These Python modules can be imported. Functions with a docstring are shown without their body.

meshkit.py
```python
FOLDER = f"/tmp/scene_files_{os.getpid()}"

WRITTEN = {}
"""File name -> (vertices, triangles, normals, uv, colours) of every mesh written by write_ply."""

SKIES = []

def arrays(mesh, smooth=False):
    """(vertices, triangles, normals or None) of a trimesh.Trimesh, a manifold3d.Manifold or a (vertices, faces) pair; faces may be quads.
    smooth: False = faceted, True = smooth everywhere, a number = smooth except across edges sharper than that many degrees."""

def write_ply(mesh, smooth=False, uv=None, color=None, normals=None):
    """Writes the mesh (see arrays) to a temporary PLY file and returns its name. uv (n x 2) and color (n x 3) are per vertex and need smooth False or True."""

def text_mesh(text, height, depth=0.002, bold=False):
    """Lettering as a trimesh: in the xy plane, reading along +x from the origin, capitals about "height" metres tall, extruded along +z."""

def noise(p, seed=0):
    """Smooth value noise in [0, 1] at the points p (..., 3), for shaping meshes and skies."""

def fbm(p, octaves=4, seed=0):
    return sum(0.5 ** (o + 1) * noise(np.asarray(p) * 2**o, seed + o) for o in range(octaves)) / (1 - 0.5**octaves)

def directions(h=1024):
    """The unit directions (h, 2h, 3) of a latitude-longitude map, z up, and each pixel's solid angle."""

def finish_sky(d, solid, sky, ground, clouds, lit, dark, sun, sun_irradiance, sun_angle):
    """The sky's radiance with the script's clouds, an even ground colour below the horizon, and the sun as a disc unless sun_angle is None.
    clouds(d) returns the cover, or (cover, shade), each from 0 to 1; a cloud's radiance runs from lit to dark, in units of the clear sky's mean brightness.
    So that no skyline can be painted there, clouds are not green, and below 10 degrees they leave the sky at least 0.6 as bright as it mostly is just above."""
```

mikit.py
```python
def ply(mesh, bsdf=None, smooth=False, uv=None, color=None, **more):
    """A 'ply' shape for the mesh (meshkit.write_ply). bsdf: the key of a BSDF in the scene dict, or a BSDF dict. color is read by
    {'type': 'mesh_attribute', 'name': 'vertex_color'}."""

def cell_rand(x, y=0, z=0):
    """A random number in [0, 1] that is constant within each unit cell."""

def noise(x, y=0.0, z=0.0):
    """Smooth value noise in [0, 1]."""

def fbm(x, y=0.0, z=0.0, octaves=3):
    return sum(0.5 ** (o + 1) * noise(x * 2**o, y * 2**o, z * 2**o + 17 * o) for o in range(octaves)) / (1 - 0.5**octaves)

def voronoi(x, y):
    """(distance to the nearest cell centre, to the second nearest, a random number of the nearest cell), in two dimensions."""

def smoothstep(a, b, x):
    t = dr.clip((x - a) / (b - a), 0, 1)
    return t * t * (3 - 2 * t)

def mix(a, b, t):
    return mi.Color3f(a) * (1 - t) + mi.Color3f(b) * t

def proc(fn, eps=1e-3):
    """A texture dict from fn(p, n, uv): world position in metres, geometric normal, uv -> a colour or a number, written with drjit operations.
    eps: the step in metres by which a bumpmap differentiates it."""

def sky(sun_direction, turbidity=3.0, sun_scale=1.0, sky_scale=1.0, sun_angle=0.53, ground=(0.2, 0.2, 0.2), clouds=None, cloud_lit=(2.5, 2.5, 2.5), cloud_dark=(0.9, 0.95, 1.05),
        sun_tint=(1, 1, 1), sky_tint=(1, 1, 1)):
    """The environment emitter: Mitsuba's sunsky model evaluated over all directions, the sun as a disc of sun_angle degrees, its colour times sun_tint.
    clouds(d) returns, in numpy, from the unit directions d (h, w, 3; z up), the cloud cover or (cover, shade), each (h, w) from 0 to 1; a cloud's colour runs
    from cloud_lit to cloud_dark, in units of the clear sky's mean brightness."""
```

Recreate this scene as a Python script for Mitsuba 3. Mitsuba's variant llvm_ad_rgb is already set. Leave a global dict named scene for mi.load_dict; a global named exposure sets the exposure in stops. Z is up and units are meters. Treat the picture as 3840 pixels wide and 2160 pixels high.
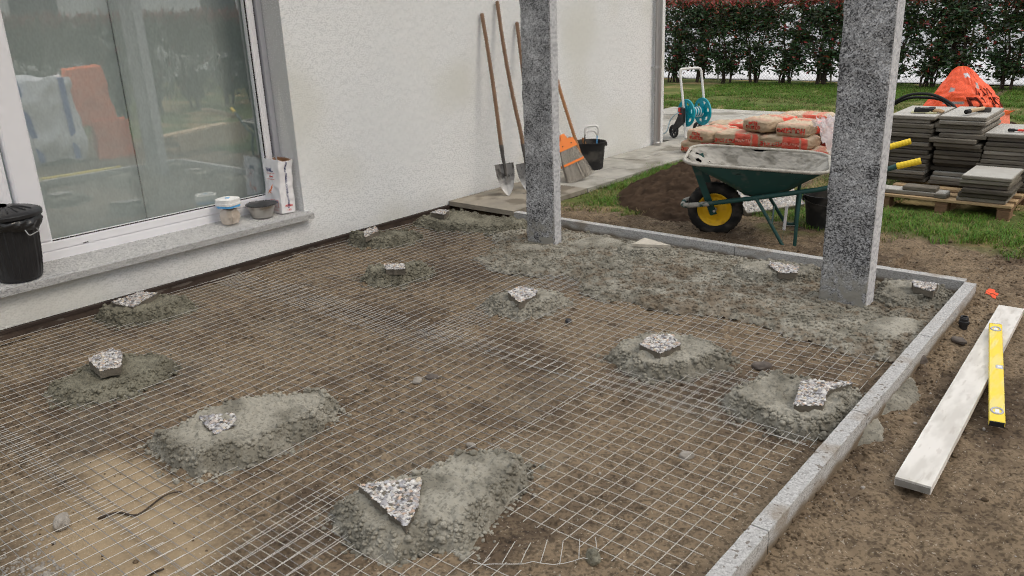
import math
import numpy as np
import trimesh
import shapely
from shapely.geometry import Polygon, Point, LineString
from scipy.spatial import cKDTree, ConvexHull
import drjit as dr
import mitsuba as mi
import mikit
import meshkit

T = mi.ScalarTransform4f
scene, labels = {'type': 'scene'}, {}

# ---------------------------------------------------------------- camera, sky, exposure
CAM = [5.19, 0.0, 1.7]
FWD = [-0.61695244, 0.71932286, -0.31928718]
UP = [-0.17704567, 0.26844625, 0.94688513]
scene['camera'] = {
    'type': 'perspective', 'fov': 63.972, 'fov_axis': 'x', 'near_clip': 0.05, 'far_clip': 2000.0,
    'to_world': T().look_at(origin=CAM, target=[CAM[i] + FWD[i] for i in range(3)], up=UP)}
scene['sky'] = mikit.sky([0.75, 0.15, 0.85], turbidity=3, sun_scale=0.22, sun_angle=26, sun_tint=(.92, .97, 1.06), clouds=lambda d: (1.0, 1 - np.clip(d[..., 2], 0, 1)),   # even overcast, three times brighter overhead than at the horizon
                         cloud_lit=(3.4, 3.48, 3.62), cloud_dark=(1.15, 1.18, 1.22))
exposure = 2.0

# ---------------------------------------------------------------- helpers
def numbered(name):
    if name not in labels and name not in scene:
        return name
    k = 1
    while f'{name}_{k:03d}' in labels or f'{name}_{k:03d}' in scene:
        k += 1
    return f'{name}_{k:03d}'

def thing(name, label, cat, group=None, kind=None):
    key = numbered(name)
    labels[key] = {'label': label, 'category': cat}
    if group: labels[key]['group'] = group
    if kind: labels[key]['kind'] = kind
    return key

def struct(name):
    labels[name] = {'kind': 'structure'}
    return name

def put(mesh, mat, key, part=None, smooth=False, label=None, kind=None, **kw):
    """part of key, or key itself, as one shape entry"""
    if part:
        key = numbered(key + '__' + part)
        if label: labels.setdefault(key, {})['label'] = label
        if kind: labels.setdefault(key, {})['kind'] = kind
    scene[key] = mikit.ply(mesh, mat, smooth=smooth, **kw)
    return key

cat = trimesh.util.concatenate

def cbox(sx, sy, sz, b=0.004, c=(0, 0, 0)):
    """chamfered box"""
    hx, hy, hz = sx / 2, sy / 2, sz / 2
    b = min(b, hx * .9, hy * .9, hz * .9)
    pts = []
    for i in (-1, 1):
        for j in (-1, 1):
            for k in (-1, 1):
                pts += [(i * (hx - b), j * (hy - b), k * hz), (i * (hx - b), j * hy, k * (hz - b)), (i * hx, j * (hy - b), k * (hz - b))]
    m = trimesh.convex.convex_hull(np.array(pts))
    m.apply_translation(c)
    return m

def bx(x0, x1, y0, y1, z0, z1, b=0.003):
    return cbox(x1 - x0, y1 - y0, z1 - z0, b, ((x0 + x1) / 2, (y0 + y1) / 2, (z0 + z1) / 2))

def tube(pts, r, n=8, caps=True):
    """swept round tube; r a number or one per point"""
    p = np.asarray(pts, float)
    r = np.broadcast_to(np.asarray(r, float), (len(p),))
    t = np.gradient(p, axis=0)
    t /= np.linalg.norm(t, axis=1, keepdims=True) + 1e-12
    a = np.array([0, 0, 1.0]) if abs(t[0][2]) < .9 else np.array([1.0, 0, 0])
    u = np.cross(t[0], a); u /= np.linalg.norm(u)
    rings = []
    th = np.arange(n) / n * 2 * np.pi
    for i in range(len(p)):
        u = u - t[i] * (u @ t[i]); u /= np.linalg.norm(u) + 1e-12
        w = np.cross(t[i], u)
        rings.append(p[i] + r[i] * (np.cos(th)[:, None] * u + np.sin(th)[:, None] * w))
    v = np.concatenate(rings)
    f = []
    for i in range(len(p) - 1):
        for j in range(n):
            a0, a1 = i * n + j, i * n + (j + 1) % n
            f += [(a0, a1, a1 + n), (a0, a1 + n, a0 + n)]
    if caps:
        c0, c1 = len(v), len(v) + 1
        v = np.vstack([v, p[0], p[-1]])
        k = (len(p) - 1) * n
        for j in range(n):
            f += [(c0, (j + 1) % n, j), (c1, k + j, k + (j + 1) % n)]
    return trimesh.Trimesh(v, np.array(f), process=False)

def smooth_path(pts, n=8):
    """Catmull-Rom through pts"""
    p = np.asarray(pts, float)
    q = np.vstack([2 * p[0] - p[1], p, 2 * p[-1] - p[-2]])
    out = []
    for i in range(1, len(q) - 2):
        for t in np.arange(n) / n:
            out.append(.5 * ((2 * q[i]) + (-q[i - 1] + q[i + 1]) * t + (2 * q[i - 1] - 5 * q[i] + 4 * q[i + 1] - q[i + 2]) * t * t + (-q[i - 1] + 3 * q[i] - 3 * q[i + 1] + q[i + 2]) * t ** 3))
    out.append(p[-1])
    return np.array(out)

def bend(pts, r=.04, n=5):
    """polyline with rounded corners"""
    p = np.asarray(pts, float)
    out = [p[0]]
    for i in range(1, len(p) - 1):
        d0, d1 = p[i - 1] - p[i], p[i + 1] - p[i]
        k = min(r, np.linalg.norm(d0) * .45, np.linalg.norm(d1) * .45)
        a, b = p[i] + d0 / np.linalg.norm(d0) * k, p[i] + d1 / np.linalg.norm(d1) * k
        for t in np.linspace(0, 1, n):
            out.append((1 - t) ** 2 * a + 2 * t * (1 - t) * p[i] + t * t * b)
    out.append(p[-1])
    return np.array(out)

def lathe(profile, n=32):
    """profile [(r,z)...] about the z axis"""
    pr = np.asarray(profile, float)
    th = np.arange(n) / n * 2 * np.pi
    v = np.concatenate([np.stack([r * np.cos(th), r * np.sin(th), np.full(n, z)], 1) for r, z in pr])
    f = []
    for i in range(len(pr) - 1):
        for j in range(n):
            a, b = i * n + j, i * n + (j + 1) % n
            f += [(a, b, b + n), (a, b + n, a + n)]
    m = trimesh.Trimesh(v, f, process=False)
    if pr[0][0] < 1e-6 and pr[-1][0] < 1e-6 and m.volume < 0: m.invert()
    return m

def place(m, loc=(0, 0, 0), rz=0, rx=0, ry=0):
    M = trimesh.transformations.euler_matrix(rx, ry, rz, 'sxyz')
    M[:3, 3] = loc
    m = m.copy(); m.apply_transform(M)
    return m

def frame(m, o, X, Y, Z):
    M = np.eye(4); M[:3, 0], M[:3, 1], M[:3, 2], M[:3, 3] = X, Y, Z, o
    m = m.copy(); m.apply_transform(M)
    return m

def grid(xs, ys, zf, keep=None):
    X, Y = np.meshgrid(xs, ys)
    Z = zf(X, Y)
    v = np.stack([X, Y, Z], -1).reshape(-1, 3)
    nx, ny = len(xs), len(ys)
    i = np.arange(nx * ny).reshape(ny, nx)
    a, b, c, d = i[:-1, :-1], i[:-1, 1:], i[1:, 1:], i[1:, :-1]
    q = np.stack([a, b, c, d], -1)
    if keep is not None:
        k = keep(X, Y, Z)
        q = q[k[:-1, :-1] | k[:-1, 1:] | k[1:, 1:] | k[1:, :-1]]
    q = q.reshape(-1, 4)
    f = np.vstack([q[:, [0, 1, 2]], q[:, [0, 2, 3]]])
    used = np.unique(f)
    m = np.full(len(v), -1); m[used] = np.arange(len(used))
    return trimesh.Trimesh(v[used], m[f], process=False)

def nz(x, y, s, oct=3, seed=0, z=0.0):
    p = np.stack([np.asarray(x) * s, np.asarray(y) * s, np.zeros_like(x) + z], -1)
    return meshkit.fbm(p, oct, seed)

def sst(a, b, x):
    t = np.clip((np.asarray(x, float) - a) / (b - a), 0, 1)
    return t * t * (3 - 2 * t)

def displace(m, amp, freq, oct=3, seed=0, mask=None):
    m = m.copy()
    d = (meshkit.fbm(m.vertices * freq, oct, seed) - .5) * 2 * amp
    if mask is not None: d = d * mask(m.vertices)
    m.vertices = m.vertices + m.vertex_normals * d[:, None]
    return m

def gridbox(sx, sy, sz, step):
    """box with its faces cut into a grid, welded"""
    def face(a, b, na, nb):
        g = grid(np.linspace(-a / 2, a / 2, na + 1), np.linspace(-b / 2, b / 2, nb + 1), lambda X, Y: X * 0)
        return g
    nx, ny, nzz = (max(1, int(round(s / step))) for s in (sx, sy, sz))
    ms = []
    for s in (1, -1):
        g = face(sx, sy, nx, ny); g.apply_translation([0, 0, sz / 2])
        if s < 0: g.apply_transform(trimesh.transformations.rotation_matrix(np.pi, [1, 0, 0]))
        ms.append(g)
        g = face(sx, sz, nx, nzz); g.apply_translation([0, 0, sy / 2]); g.apply_transform(trimesh.transformations.rotation_matrix(s * np.pi / 2, [1, 0, 0])); ms.append(g)
        g = face(sz, sy, nzz, ny); g.apply_translation([0, 0, sx / 2]); g.apply_transform(trimesh.transformations.rotation_matrix(s * np.pi / 2, [0, 1, 0])); ms.append(g)
    m = cat(ms); m.merge_vertices(digits_vertex=6)
    return m

# ---------------------------------------------------------------- materials
def P(fn, rough=.9, spec=.3, bump=None, scale=.001, two=False, **kw):
    col = mikit.proc(fn) if callable(fn) else {'type': 'rgb', 'value': list(fn)}
    b = {'type': 'principled', 'base_color': col, 'roughness': rough, 'specular': spec, **kw}
    if bump: b = {'type': 'bumpmap', 'arbitrary': mikit.proc(bump, eps=.0015), 'scale': scale, 'bsdf': b}
    if two: b = {'type': 'twosided', 'bsdf': b}
    return b

VC = {'type': 'mesh_attribute', 'name': 'vertex_color'}
N, F, SS, MX = mikit.noise, mikit.fbm, mikit.smoothstep, mikit.mix

def m_plaster(p, n, uv):
    g = F(p.x * 120, p.y * 120, p.z * 120, 2)
    s = F(p.x * 1.3, p.y * 1.1, p.z * .9, 3)
    c = MX((.66, .675, .68), (.85, .86, .86), SS(.25, .60, g))
    c = MX(c, (.66, .655, .58), SS(.48, .75, s) * .5)
    low = SS(.35, .05, p.z + .25 * N(p.y * 3, p.z * 2))
    return MX(c, (.50, .49, .45), low * .38 * SS(.0, .05, p.x + .06))
scene['mat_plaster'] = P(m_plaster, .95, .15, lambda p, n, uv: F(p.x * 125, p.y * 125, p.z * 125, 2), .0055)
scene['mat_reveal'] = P(lambda p, n, uv: MX((.50, .505, .50), (.62, .625, .62), F(p.x * 130, p.y * 130, p.z * 90, 2)), .95, .15, lambda p, n, uv: F(p.x * 120, p.y * 120, p.z * 120, 2), .003)
scene['mat_foundation'] = P(lambda p, n, uv: MX(MX((.035, .025, .020), (.095, .068, .052), F(p.y * 9, p.z * 14, p.x * 9)), (.16, .14, .12), SS(.58, .70, F(p.y * 14, p.z * 40, 3.0)) * .7), .8, .3)
scene['mat_membrane'] = P(lambda p, n, uv: MX((.018, .012, .010), (.055, .038, .030), F(p.y * 8, p.z * 30, 1.0)), .6, .4)

def granite(dark, mid, light, f, k=1.0):
    def fn(p, n, uv):
        a = F(p.x * f, p.y * f, p.z * f, 3)
        b = F(p.x * f * .35 + 9, p.y * f * .35, p.z * f * .35, 2)
        c = MX(dark, mid, SS(.30, .50, a + (b - .5) * .35 * k))
        return MX(c, light, SS(.50, .68, a - (b - .5) * .25 * k))
    return fn
_kg = granite((.30, .295, .285), (.40, .395, .385), (.49, .485, .475), 170, .8)
def m_kerb(p, n, uv):
    c = MX(_kg(p, n, uv), (.22, .17, .115), SS(.56, .74, F(p.x * 6, p.y * 6, p.z * 9, 4)) * .55)
    c = MX(c, (.10, .075, .05), SS(.72, .80, F(p.x * 55, p.y * 55, p.z * 55, 2)) * .7 * SS(.40, .6, F(p.x * 2.2, p.y * 2.2, 8.0, 2)))
    return MX(c, (.16, .125, .085), SS(.035, -.01, p.z - .03 * N(p.x * 14, p.y * 14)))
scene['mat_kerb'] = P(m_kerb, .8, .3, lambda p, n, uv: F(p.x * 160, p.y * 160, p.z * 160, 2), .0008)
scene['mat_sill'] = P(granite((.24, .24, .24), (.40, .40, .395), (.50, .50, .49), 130, .8), .75, .3)
def m_pillar(p, n, uv):
    u, v, w = p.x * .8 + p.z * .6, p.z * .8 - p.x * .6, p.y + p.x * .3
    a = F(u * 105, v * 105, w * 105, 3) * .5 + F(p.x * 170 + 3, p.y * 170, p.z * 150, 2) * .5
    b = F(u * 9, v * 9, w * 9, 3)
    a = a + (b - .5) * .30
    c = MX((.055, .055, .058), (.31, .31, .315), SS(.32, .52, a))
    c = MX(c, (.60, .60, .605), SS(.52, .70, a))
    return MX(c, (.30, .285, .25), SS(.24, .02, p.z - .12 * N(p.x * 25, p.z * 12)) * SS(.35, .6, F(p.x * 30, p.z * 30, p.y * 30)))
scene['mat_pillar_rough'] = P(m_pillar, .85, .3, lambda p, n, uv: F(p.x * 120, p.y * 120, p.z * 120, 2), .004)
scene['mat_pillar_sawn'] = P(granite((.38, .385, .40), (.52, .525, .54), (.60, .60, .61), 60, .7), .8, .25)

def m_concrete(p, n, uv):
    a = F(p.x * 9, p.y * 9, p.z * 9, 3)
    b = F(p.x * 120, p.y * 120, p.z * 120, 2)
    c = MX((.185, .172, .138), (.325, .306, .255), SS(.3, .72, a))
    return MX(c, c * .6, SS(.46, .32, b) * .8)
scene['mat_concrete'] = P(m_concrete, .8, .35, lambda p, n, uv: F(p.x * 140, p.y * 140, p.z * 140, 3), .006)
scene['mat_concrete_dark'] = P(lambda p, n, uv: m_concrete(p, n, uv) * mi.Color3f(.66, .66, .60), .75, .4, lambda p, n, uv: F(p.x * 140, p.y * 140, p.z * 140, 3), .006)
def m_bed(p, n, uv):
    c = m_concrete(p, n, uv)
    soil = MX((.095, .066, .042), (.20, .15, .10), F(p.x * 16, p.y * 16, 2.0))
    t = SS(.36, .64, F(p.x * 3.1, p.y * 3.1, 7.0, 3) * .45 + F(p.x * 22, p.y * 22, 7.0, 3) * .55 + .05)
    return MX(soil, c, t * .7 + .3)
scene['mat_bed'] = P(m_bed, .85, .3, lambda p, n, uv: F(p.x * 120, p.y * 120, p.z * 120, 3), .007)

def soilcol(p, fine=60):
    a = F(p.x * 2.3, p.y * 2.3, 3.0, 4)
    b = F(p.x * 17, p.y * 17, p.z * 17, 3)
    d = F(p.x * fine, p.y * fine, p.z * fine, 2)
    e = F(p.x * 45 + 7, p.y * 45, p.z * 45, 2)
    c = MX((.076, .054, .036), (.172, .128, .083), SS(.28, .66, b * .4 + a * .6))
    c = MX(c * .55, c * 1.04, SS(.20, .36, e))
    return MX(c * .60, c * 1.2, SS(.25, .6, d))

def m_patio(p, n, uv):
    c = soilcol(p, 110)
    c = MX(c, (.36, .275, .175), uv.x * (.6 + .35 * F(p.x * 6, p.y * 6, 1.0)))
    c = MX(c, (.30, .27, .21), SS(.62, .74, F(p.x * 2.7 + 4, p.y * 2.7, 5.0, 4)) * .12)
    return MX(c, (.5, .45, .36), SS(.88, .93, N(p.x * 160, p.y * 160)) * .5)
scene['mat_patio_soil'] = P(m_patio, .88, .25)
def m_ground(p, n, uv):
    c = soilcol(p, 110)
    c = MX(c, (.45, .40, .33), SS(.88, .93, N(p.x * 150, p.y * 150)) * .5)
    g = MX((.055, .075, .022), (.12, .14, .04), F(p.x * 7, p.y * 7, 2.0))
    dry = MX(g, (.25, .19, .09), SS(.52, .68, F(p.x * 1.1, p.y * 2.0, 4.0, 3)))
    return MX(c, dry, uv.x)
scene['mat_ground'] = P(m_ground, .92, .2)
scene['mat_heap'] = P(lambda p, n, uv: MX((.024, .015, .010), (.088, .058, .038), F(p.x * 14, p.y * 14, p.z * 14, 4)), .95, .15, lambda p, n, uv: F(p.x * 60, p.y * 60, p.z * 60, 3), .01)
scene['mat_path'] = P(lambda p, n, uv: MX(MX((.26, .25, .225), (.44, .425, .38), F(p.x * 11, p.y * 11, p.z * 11, 4)), (.17, .155, .125), SS(.55, .75, F(p.x * 2.7, p.y * 2.2, 3.0, 3)) * .7), .9, .2)
scene['mat_path_dirty'] = P(lambda p, n, uv: MX(MX((.20, .185, .16), (.34, .30, .24), F(p.x * 9, p.y * 9, p.z * 9, 4)), (.12, .10, .075), SS(.5, .7, F(p.x * 5, p.y * 4, 3.0, 3)) * .7), .9, .2)
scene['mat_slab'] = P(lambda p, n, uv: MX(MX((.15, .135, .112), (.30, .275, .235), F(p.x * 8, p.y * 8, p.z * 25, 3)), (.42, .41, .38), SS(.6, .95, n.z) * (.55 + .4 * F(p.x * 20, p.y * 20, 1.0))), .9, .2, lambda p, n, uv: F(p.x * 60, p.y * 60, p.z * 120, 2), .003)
scene['mat_slab_dark'] = P(lambda p, n, uv: MX((.075, .066, .053), (.20, .178, .145), F(p.x * 9, p.y * 9, p.z * 30, 3)), .9, .2, lambda p, n, uv: F(p.x * 60, p.y * 60, p.z * 120, 2), .003)
scene['mat_slab_damp'] = P(lambda p, n, uv: MX((.042, .036, .029), (.125, .110, .088), F(p.x * 9, p.y * 9, p.z * 30, 3)), .85, .25, lambda p, n, uv: F(p.x * 60, p.y * 60, p.z * 120, 2), .003)
scene['mat_beige_tile'] = P(lambda p, n, uv: MX((.42, .38, .31), (.55, .51, .44), F(p.x * 30, p.y * 30, 1.0)), .7, .3)
scene['mat_plank'] = P(lambda p, n, uv: MX(MX((.56, .535, .49), (.70, .675, .63), SS(.3, .7, F(p.x * 22, p.y * 7, 1.0, 4))), (.40, .36, .31), SS(.62, .8, F(p.x * 60, p.y * 14, 4.0, 3)) * .35), .6, .4)
scene['mat_plank_side'] = P(lambda p, n, uv: MX((.12, .115, .10), (.34, .32, .29), F(p.x * 30, p.y * 30, p.z * 60)), .8, .3)
scene['mat_vcol'] = P((.5, .5, .5), .8, .3); scene['mat_vcol']['base_color'] = VC
scene['mat_pebble'] = P((.5, .5, .5), .5, .4); scene['mat_pebble']['base_color'] = VC
scene['mat_white_pvc'] = P((.80, .80, .83), .35, .4)
scene['mat_grey_rail'] = P((.45, .45, .48), .4, .5)
scene['mat_black_rubber'] = P((.012, .012, .013), .6, .4)
scene['mat_glass'] = {'type': 'thindielectric', 'int_ior': 2.4}
scene['mat_curtain'] = {'type': 'twosided', 'bsdf': {'type': 'diffuse', 'reflectance': mikit.proc(lambda p, n, uv: MX((.44, .50, .49), (.52, .59, .575), F(p.y * 120, p.z * 60, 1.0, 2)))}}
scene['mat_room'] = {'type': 'twosided', 'bsdf': {'type': 'diffuse', 'reflectance': {'type': 'rgb', 'value': [.3, .3, .3]}}}
scene['mat_zinc'] = P(lambda p, n, uv: MX((.40, .39, .39), (.50, .48, .47), F(p.x * 30, p.y * 30, p.z * 2, 2)), .38, .5, metallic=.75)
scene['mat_wire'] = P((.60, .585, .55), .45, .5, metallic=.45)
scene['mat_wire_dull'] = P((.30, .30, .30), .5, .5, metallic=.5)
scene['mat_black_plastic'] = P(lambda p, n, uv: MX((.012, .012, .014), (.028, .028, .030), F(p.x * 12, p.y * 12, p.z * 12)), .4, .45)
scene['mat_bucket'] = P(lambda p, n, uv: MX((.014, .014, .015), (.075, .070, .062), SS(.45, .75, F(p.x * 9, p.y * 9, p.z * 9, 4))), .6, .4)
scene['mat_bin_bag'] = P((.02, .02, .021), .25, .6, two=True)
scene['mat_steel'] = P((.55, .53, .50), .28, .5, metallic=1.0)
scene['mat_galv'] = P((.55, .55, .55), .4, .5, metallic=.8)
scene['mat_iron'] = P(lambda p, n, uv: MX((.035, .033, .032), (.12, .11, .10), F(p.x * 30, p.y * 30, p.z * 30)), .55, .5, metallic=.4)
scene['mat_blade'] = P(lambda p, n, uv: MX(MX((.20, .19, .18), (.06, .055, .05), SS(.45, .65, F(p.x * 40, p.y * 40, p.z * 22, 3))), (.55, .54, .52), SS(.32, .17, p.z + .08 * N(p.x * 50, p.z * 50))), .42, .5, metallic=.55, two=True)
def wood(a, b, f=1.0):
    def fn(p, n, uv):
        g = F(p.x * 60 * f, p.y * 60 * f, p.z * 5 * f, 3)
        return MX(a, b, g)
    return fn
scene['mat_handle'] = P(wood((.13, .075, .045), (.30, .19, .12)), .6, .3)
scene['mat_handle_orange'] = P(wood((.26, .12, .05), (.42, .21, .09)), .5, .3)
scene['mat_pallet'] = P(lambda p, n, uv: MX((.30, .20, .11), (.52, .38, .22), F(p.x * 6, p.y * 40, p.z * 60, 3)), .85, .2)
scene['mat_pallet_dark'] = P(lambda p, n, uv: MX((.13, .075, .045), (.24, .15, .09), F(p.x * 20, p.y * 20, p.z * 50, 3)), .85, .2)
scene['mat_orange'] = P((.90, .24, .04), .4, .4)
scene['mat_bristle'] = P(lambda p, n, uv: MX((.30, .27, .23), (.55, .51, .45), N(p.x * 200, p.y * 200)), .7, .2)
scene['mat_white_paint'] = P((.78, .78, .76), .35, .4)
scene['mat_blue'] = P((.12, .42, .80), .35, .4)
scene['mat_barrow_green'] = P(lambda p, n, uv: MX(MX((.010, .048, .042), (.022, .080, .070), F(p.x * 7, p.y * 7, p.z * 7, 4)), (.10, .115, .10), SS(.58, .8, F(p.x * 19, p.y * 19, p.z * 19, 3)) * .5), .5, .4)
def m_barrow(p, n, uv):
    t = SS(.30, .60, F(p.x * 16, p.y * 16, p.z * 16, 4))
    return MX((.20, .19, .165), (.36, .345, .31), t)
scene['mat_barrow_in'] = P(m_barrow, .9, .2, lambda p, n, uv: F(p.x * 45, p.y * 45, p.z * 45, 4), .02)
scene['mat_barrow_rim'] = P(lambda p, n, uv: MX((.26, .24, .20), (.55, .53, .48), F(p.x * 50, p.y * 50, p.z * 50, 3)), .9, .2)
scene['mat_frame_dirty'] = P(lambda p, n, uv: MX((.012, .06, .052), (.36, .34, .30), SS(.35, .6, F(p.x * 25, p.y * 25, p.z * 25, 3))), .7, .3)
scene['mat_tyre'] = P(lambda p, n, uv: MX((.012, .012, .012), (.055, .048, .042), SS(.4, .75, F(p.x * 18, p.y * 18, p.z * 18, 3))), .75, .3)
scene['mat_yellow'] = P(lambda p, n, uv: MX((.78, .47, .015), (.60, .33, .02), SS(.55, .8, F(p.x * 22, p.y * 22, p.z * 22, 3))), .4, .4)
scene['mat_grip'] = P((.85, .60, .03), .5, .4)
scene['mat_level'] = P(lambda p, n, uv: MX((.84, .64, .05), (.78, .66, .20), SS(.4, .7, F(p.x * 40, p.y * 9, p.z * 40, 3))), .4, .4)
scene['mat_teal'] = P((.0, .33, .42), .35, .45)
scene['mat_hose'] = P((.55, .68, .72), .35, .4)
scene['mat_red'] = P((.75, .05, .03), .4, .4)
scene['mat_print_red'] = P((.60, .07, .05), .8, .2)
scene['mat_print_pale'] = P((.72, .36, .28), .8, .2)
scene['mat_print_blue'] = P((.03, .035, .14), .8, .2)
scene['mat_print_orange'] = P((.80, .17, .05), .8, .2)
scene['mat_print_dark'] = P((.10, .012, .006), .8, .2)
scene['mat_paper'] = P((.80, .79, .80), .75, .25, two=True)
scene['mat_paper_brown'] = P((.32, .17, .09), .9, .1, two=True)
scene['mat_jar'] = {'type': 'thindielectric', 'int_ior': 1.7}
scene['mat_flour'] = P(lambda p, n, uv: MX((.50, .42, .34), (.66, .58, .50), F(p.x * 40, p.y * 40, p.z * 40, 3)), .85, .2)
scene['mat_film'] = {'type': 'principledthin', 'base_color': {'type': 'rgb', 'value': [.9, .88, .89]}, 'roughness': .25, 'spec_trans': .45, 'diff_trans': .7, 'eta': 1.45}
scene['mat_orange_bag'] = P((.5, .5, .5), .38, .4, two=True); scene['mat_orange_bag']['bsdf']['base_color'] = VC
scene['mat_bulk_bag'] = P(lambda p, n, uv: MX((.74, .75, .77), (.84, .85, .87), F(p.x * 8, p.y * 8, p.z * 8)), .7, .2)
scene['mat_bulk_blue'] = P((.03, .09, .42), .7, .2)
scene['mat_leaf'] = {'type': 'twosided', 'bsdf': {'type': 'principled', 'base_color': VC, 'roughness': .42, 'specular': .5}}
scene['mat_grass'] = {'type': 'twosided', 'bsdf': {'type': 'principled', 'base_color': VC, 'roughness': .6, 'specular': .25}}
scene['mat_bark'] = P(lambda p, n, uv: MX((.030, .022, .017), (.10, .078, .06), F(p.x * 30, p.y * 30, p.z * 8, 3)), .9, .2)
scene['mat_yard'] = P(lambda p, n, uv: MX((.50, .50, .52), (.60, .60, .61), F(p.x * 2, p.y * 2, 1.0)), .9, .2)
scene['mat_neighbour'] = P((.84, .84, .83), .9, .2)
scene['mat_roof_grey'] = P((.24, .25, .26), .8, .2)
scene['mat_window_dark'] = P((.06, .07, .08), .15, .5)
scene['mat_stone_dark'] = P(lambda p, n, uv: MX((.06, .05, .045), (.16, .135, .115), F(p.x * 40, p.y * 40, p.z * 40, 3)), .8, .3)
scene['mat_stone_light'] = P(lambda p, n, uv: MX((.20, .18, .155), (.36, .33, .29), F(p.x * 40, p.y * 40, p.z * 40, 3)), .8, .3)
scene['mat_vcol_pale'] = P((.62, .60, .38), .8, .2)
scene['mat_vcol_tan'] = P((.42, .28, .16), .8, .2)
scene['mat_crumb'] = P(lambda p, n, uv: soilcol(p, 60) * .85, .95, .15)
scene['mat_spray'] = P((.90, .13, .06), .8, .2)
scene['mat_wood_raw'] = P(lambda p, n, uv: MX((.42, .30, .18), (.62, .48, .32), F(p.x * 6, p.y * 6, p.z * 40, 3)), .8, .2)

# ================================================================ SETTING: ground, patio bed, path
rng = np.random.default_rng(11)
KX0, KX1 = 4.218, 4.188        # inner face of the right kerb at y = 1.7 and y = 5.2
KY0, KY1 = 5.175, 5.20         # front face of the back kerb at x = .8 and x = 4.2
KT = .09                       # top of the kerbs

def kerb_x(y): return KX0 + (np.asarray(y) - 1.7) / 3.5 * (KX1 - KX0)

def patio_base(x, y):
    return -.004 + .026 * (nz(x, y, 1.1, 3, 3) - .5)

def patio_clay(x, y):
    a = np.exp(-(((x - 2.55) / .55) ** 2 + ((y - .95) / .28) ** 2) ** 2) + np.exp(-(((x - 2.05) / .35) ** 2 + ((y - 1.15) / .13) ** 2) ** 2)
    return np.clip(a, 0, 1) * sst(.30, .55, nz(x, y, 2.6, 3, 9))

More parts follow.
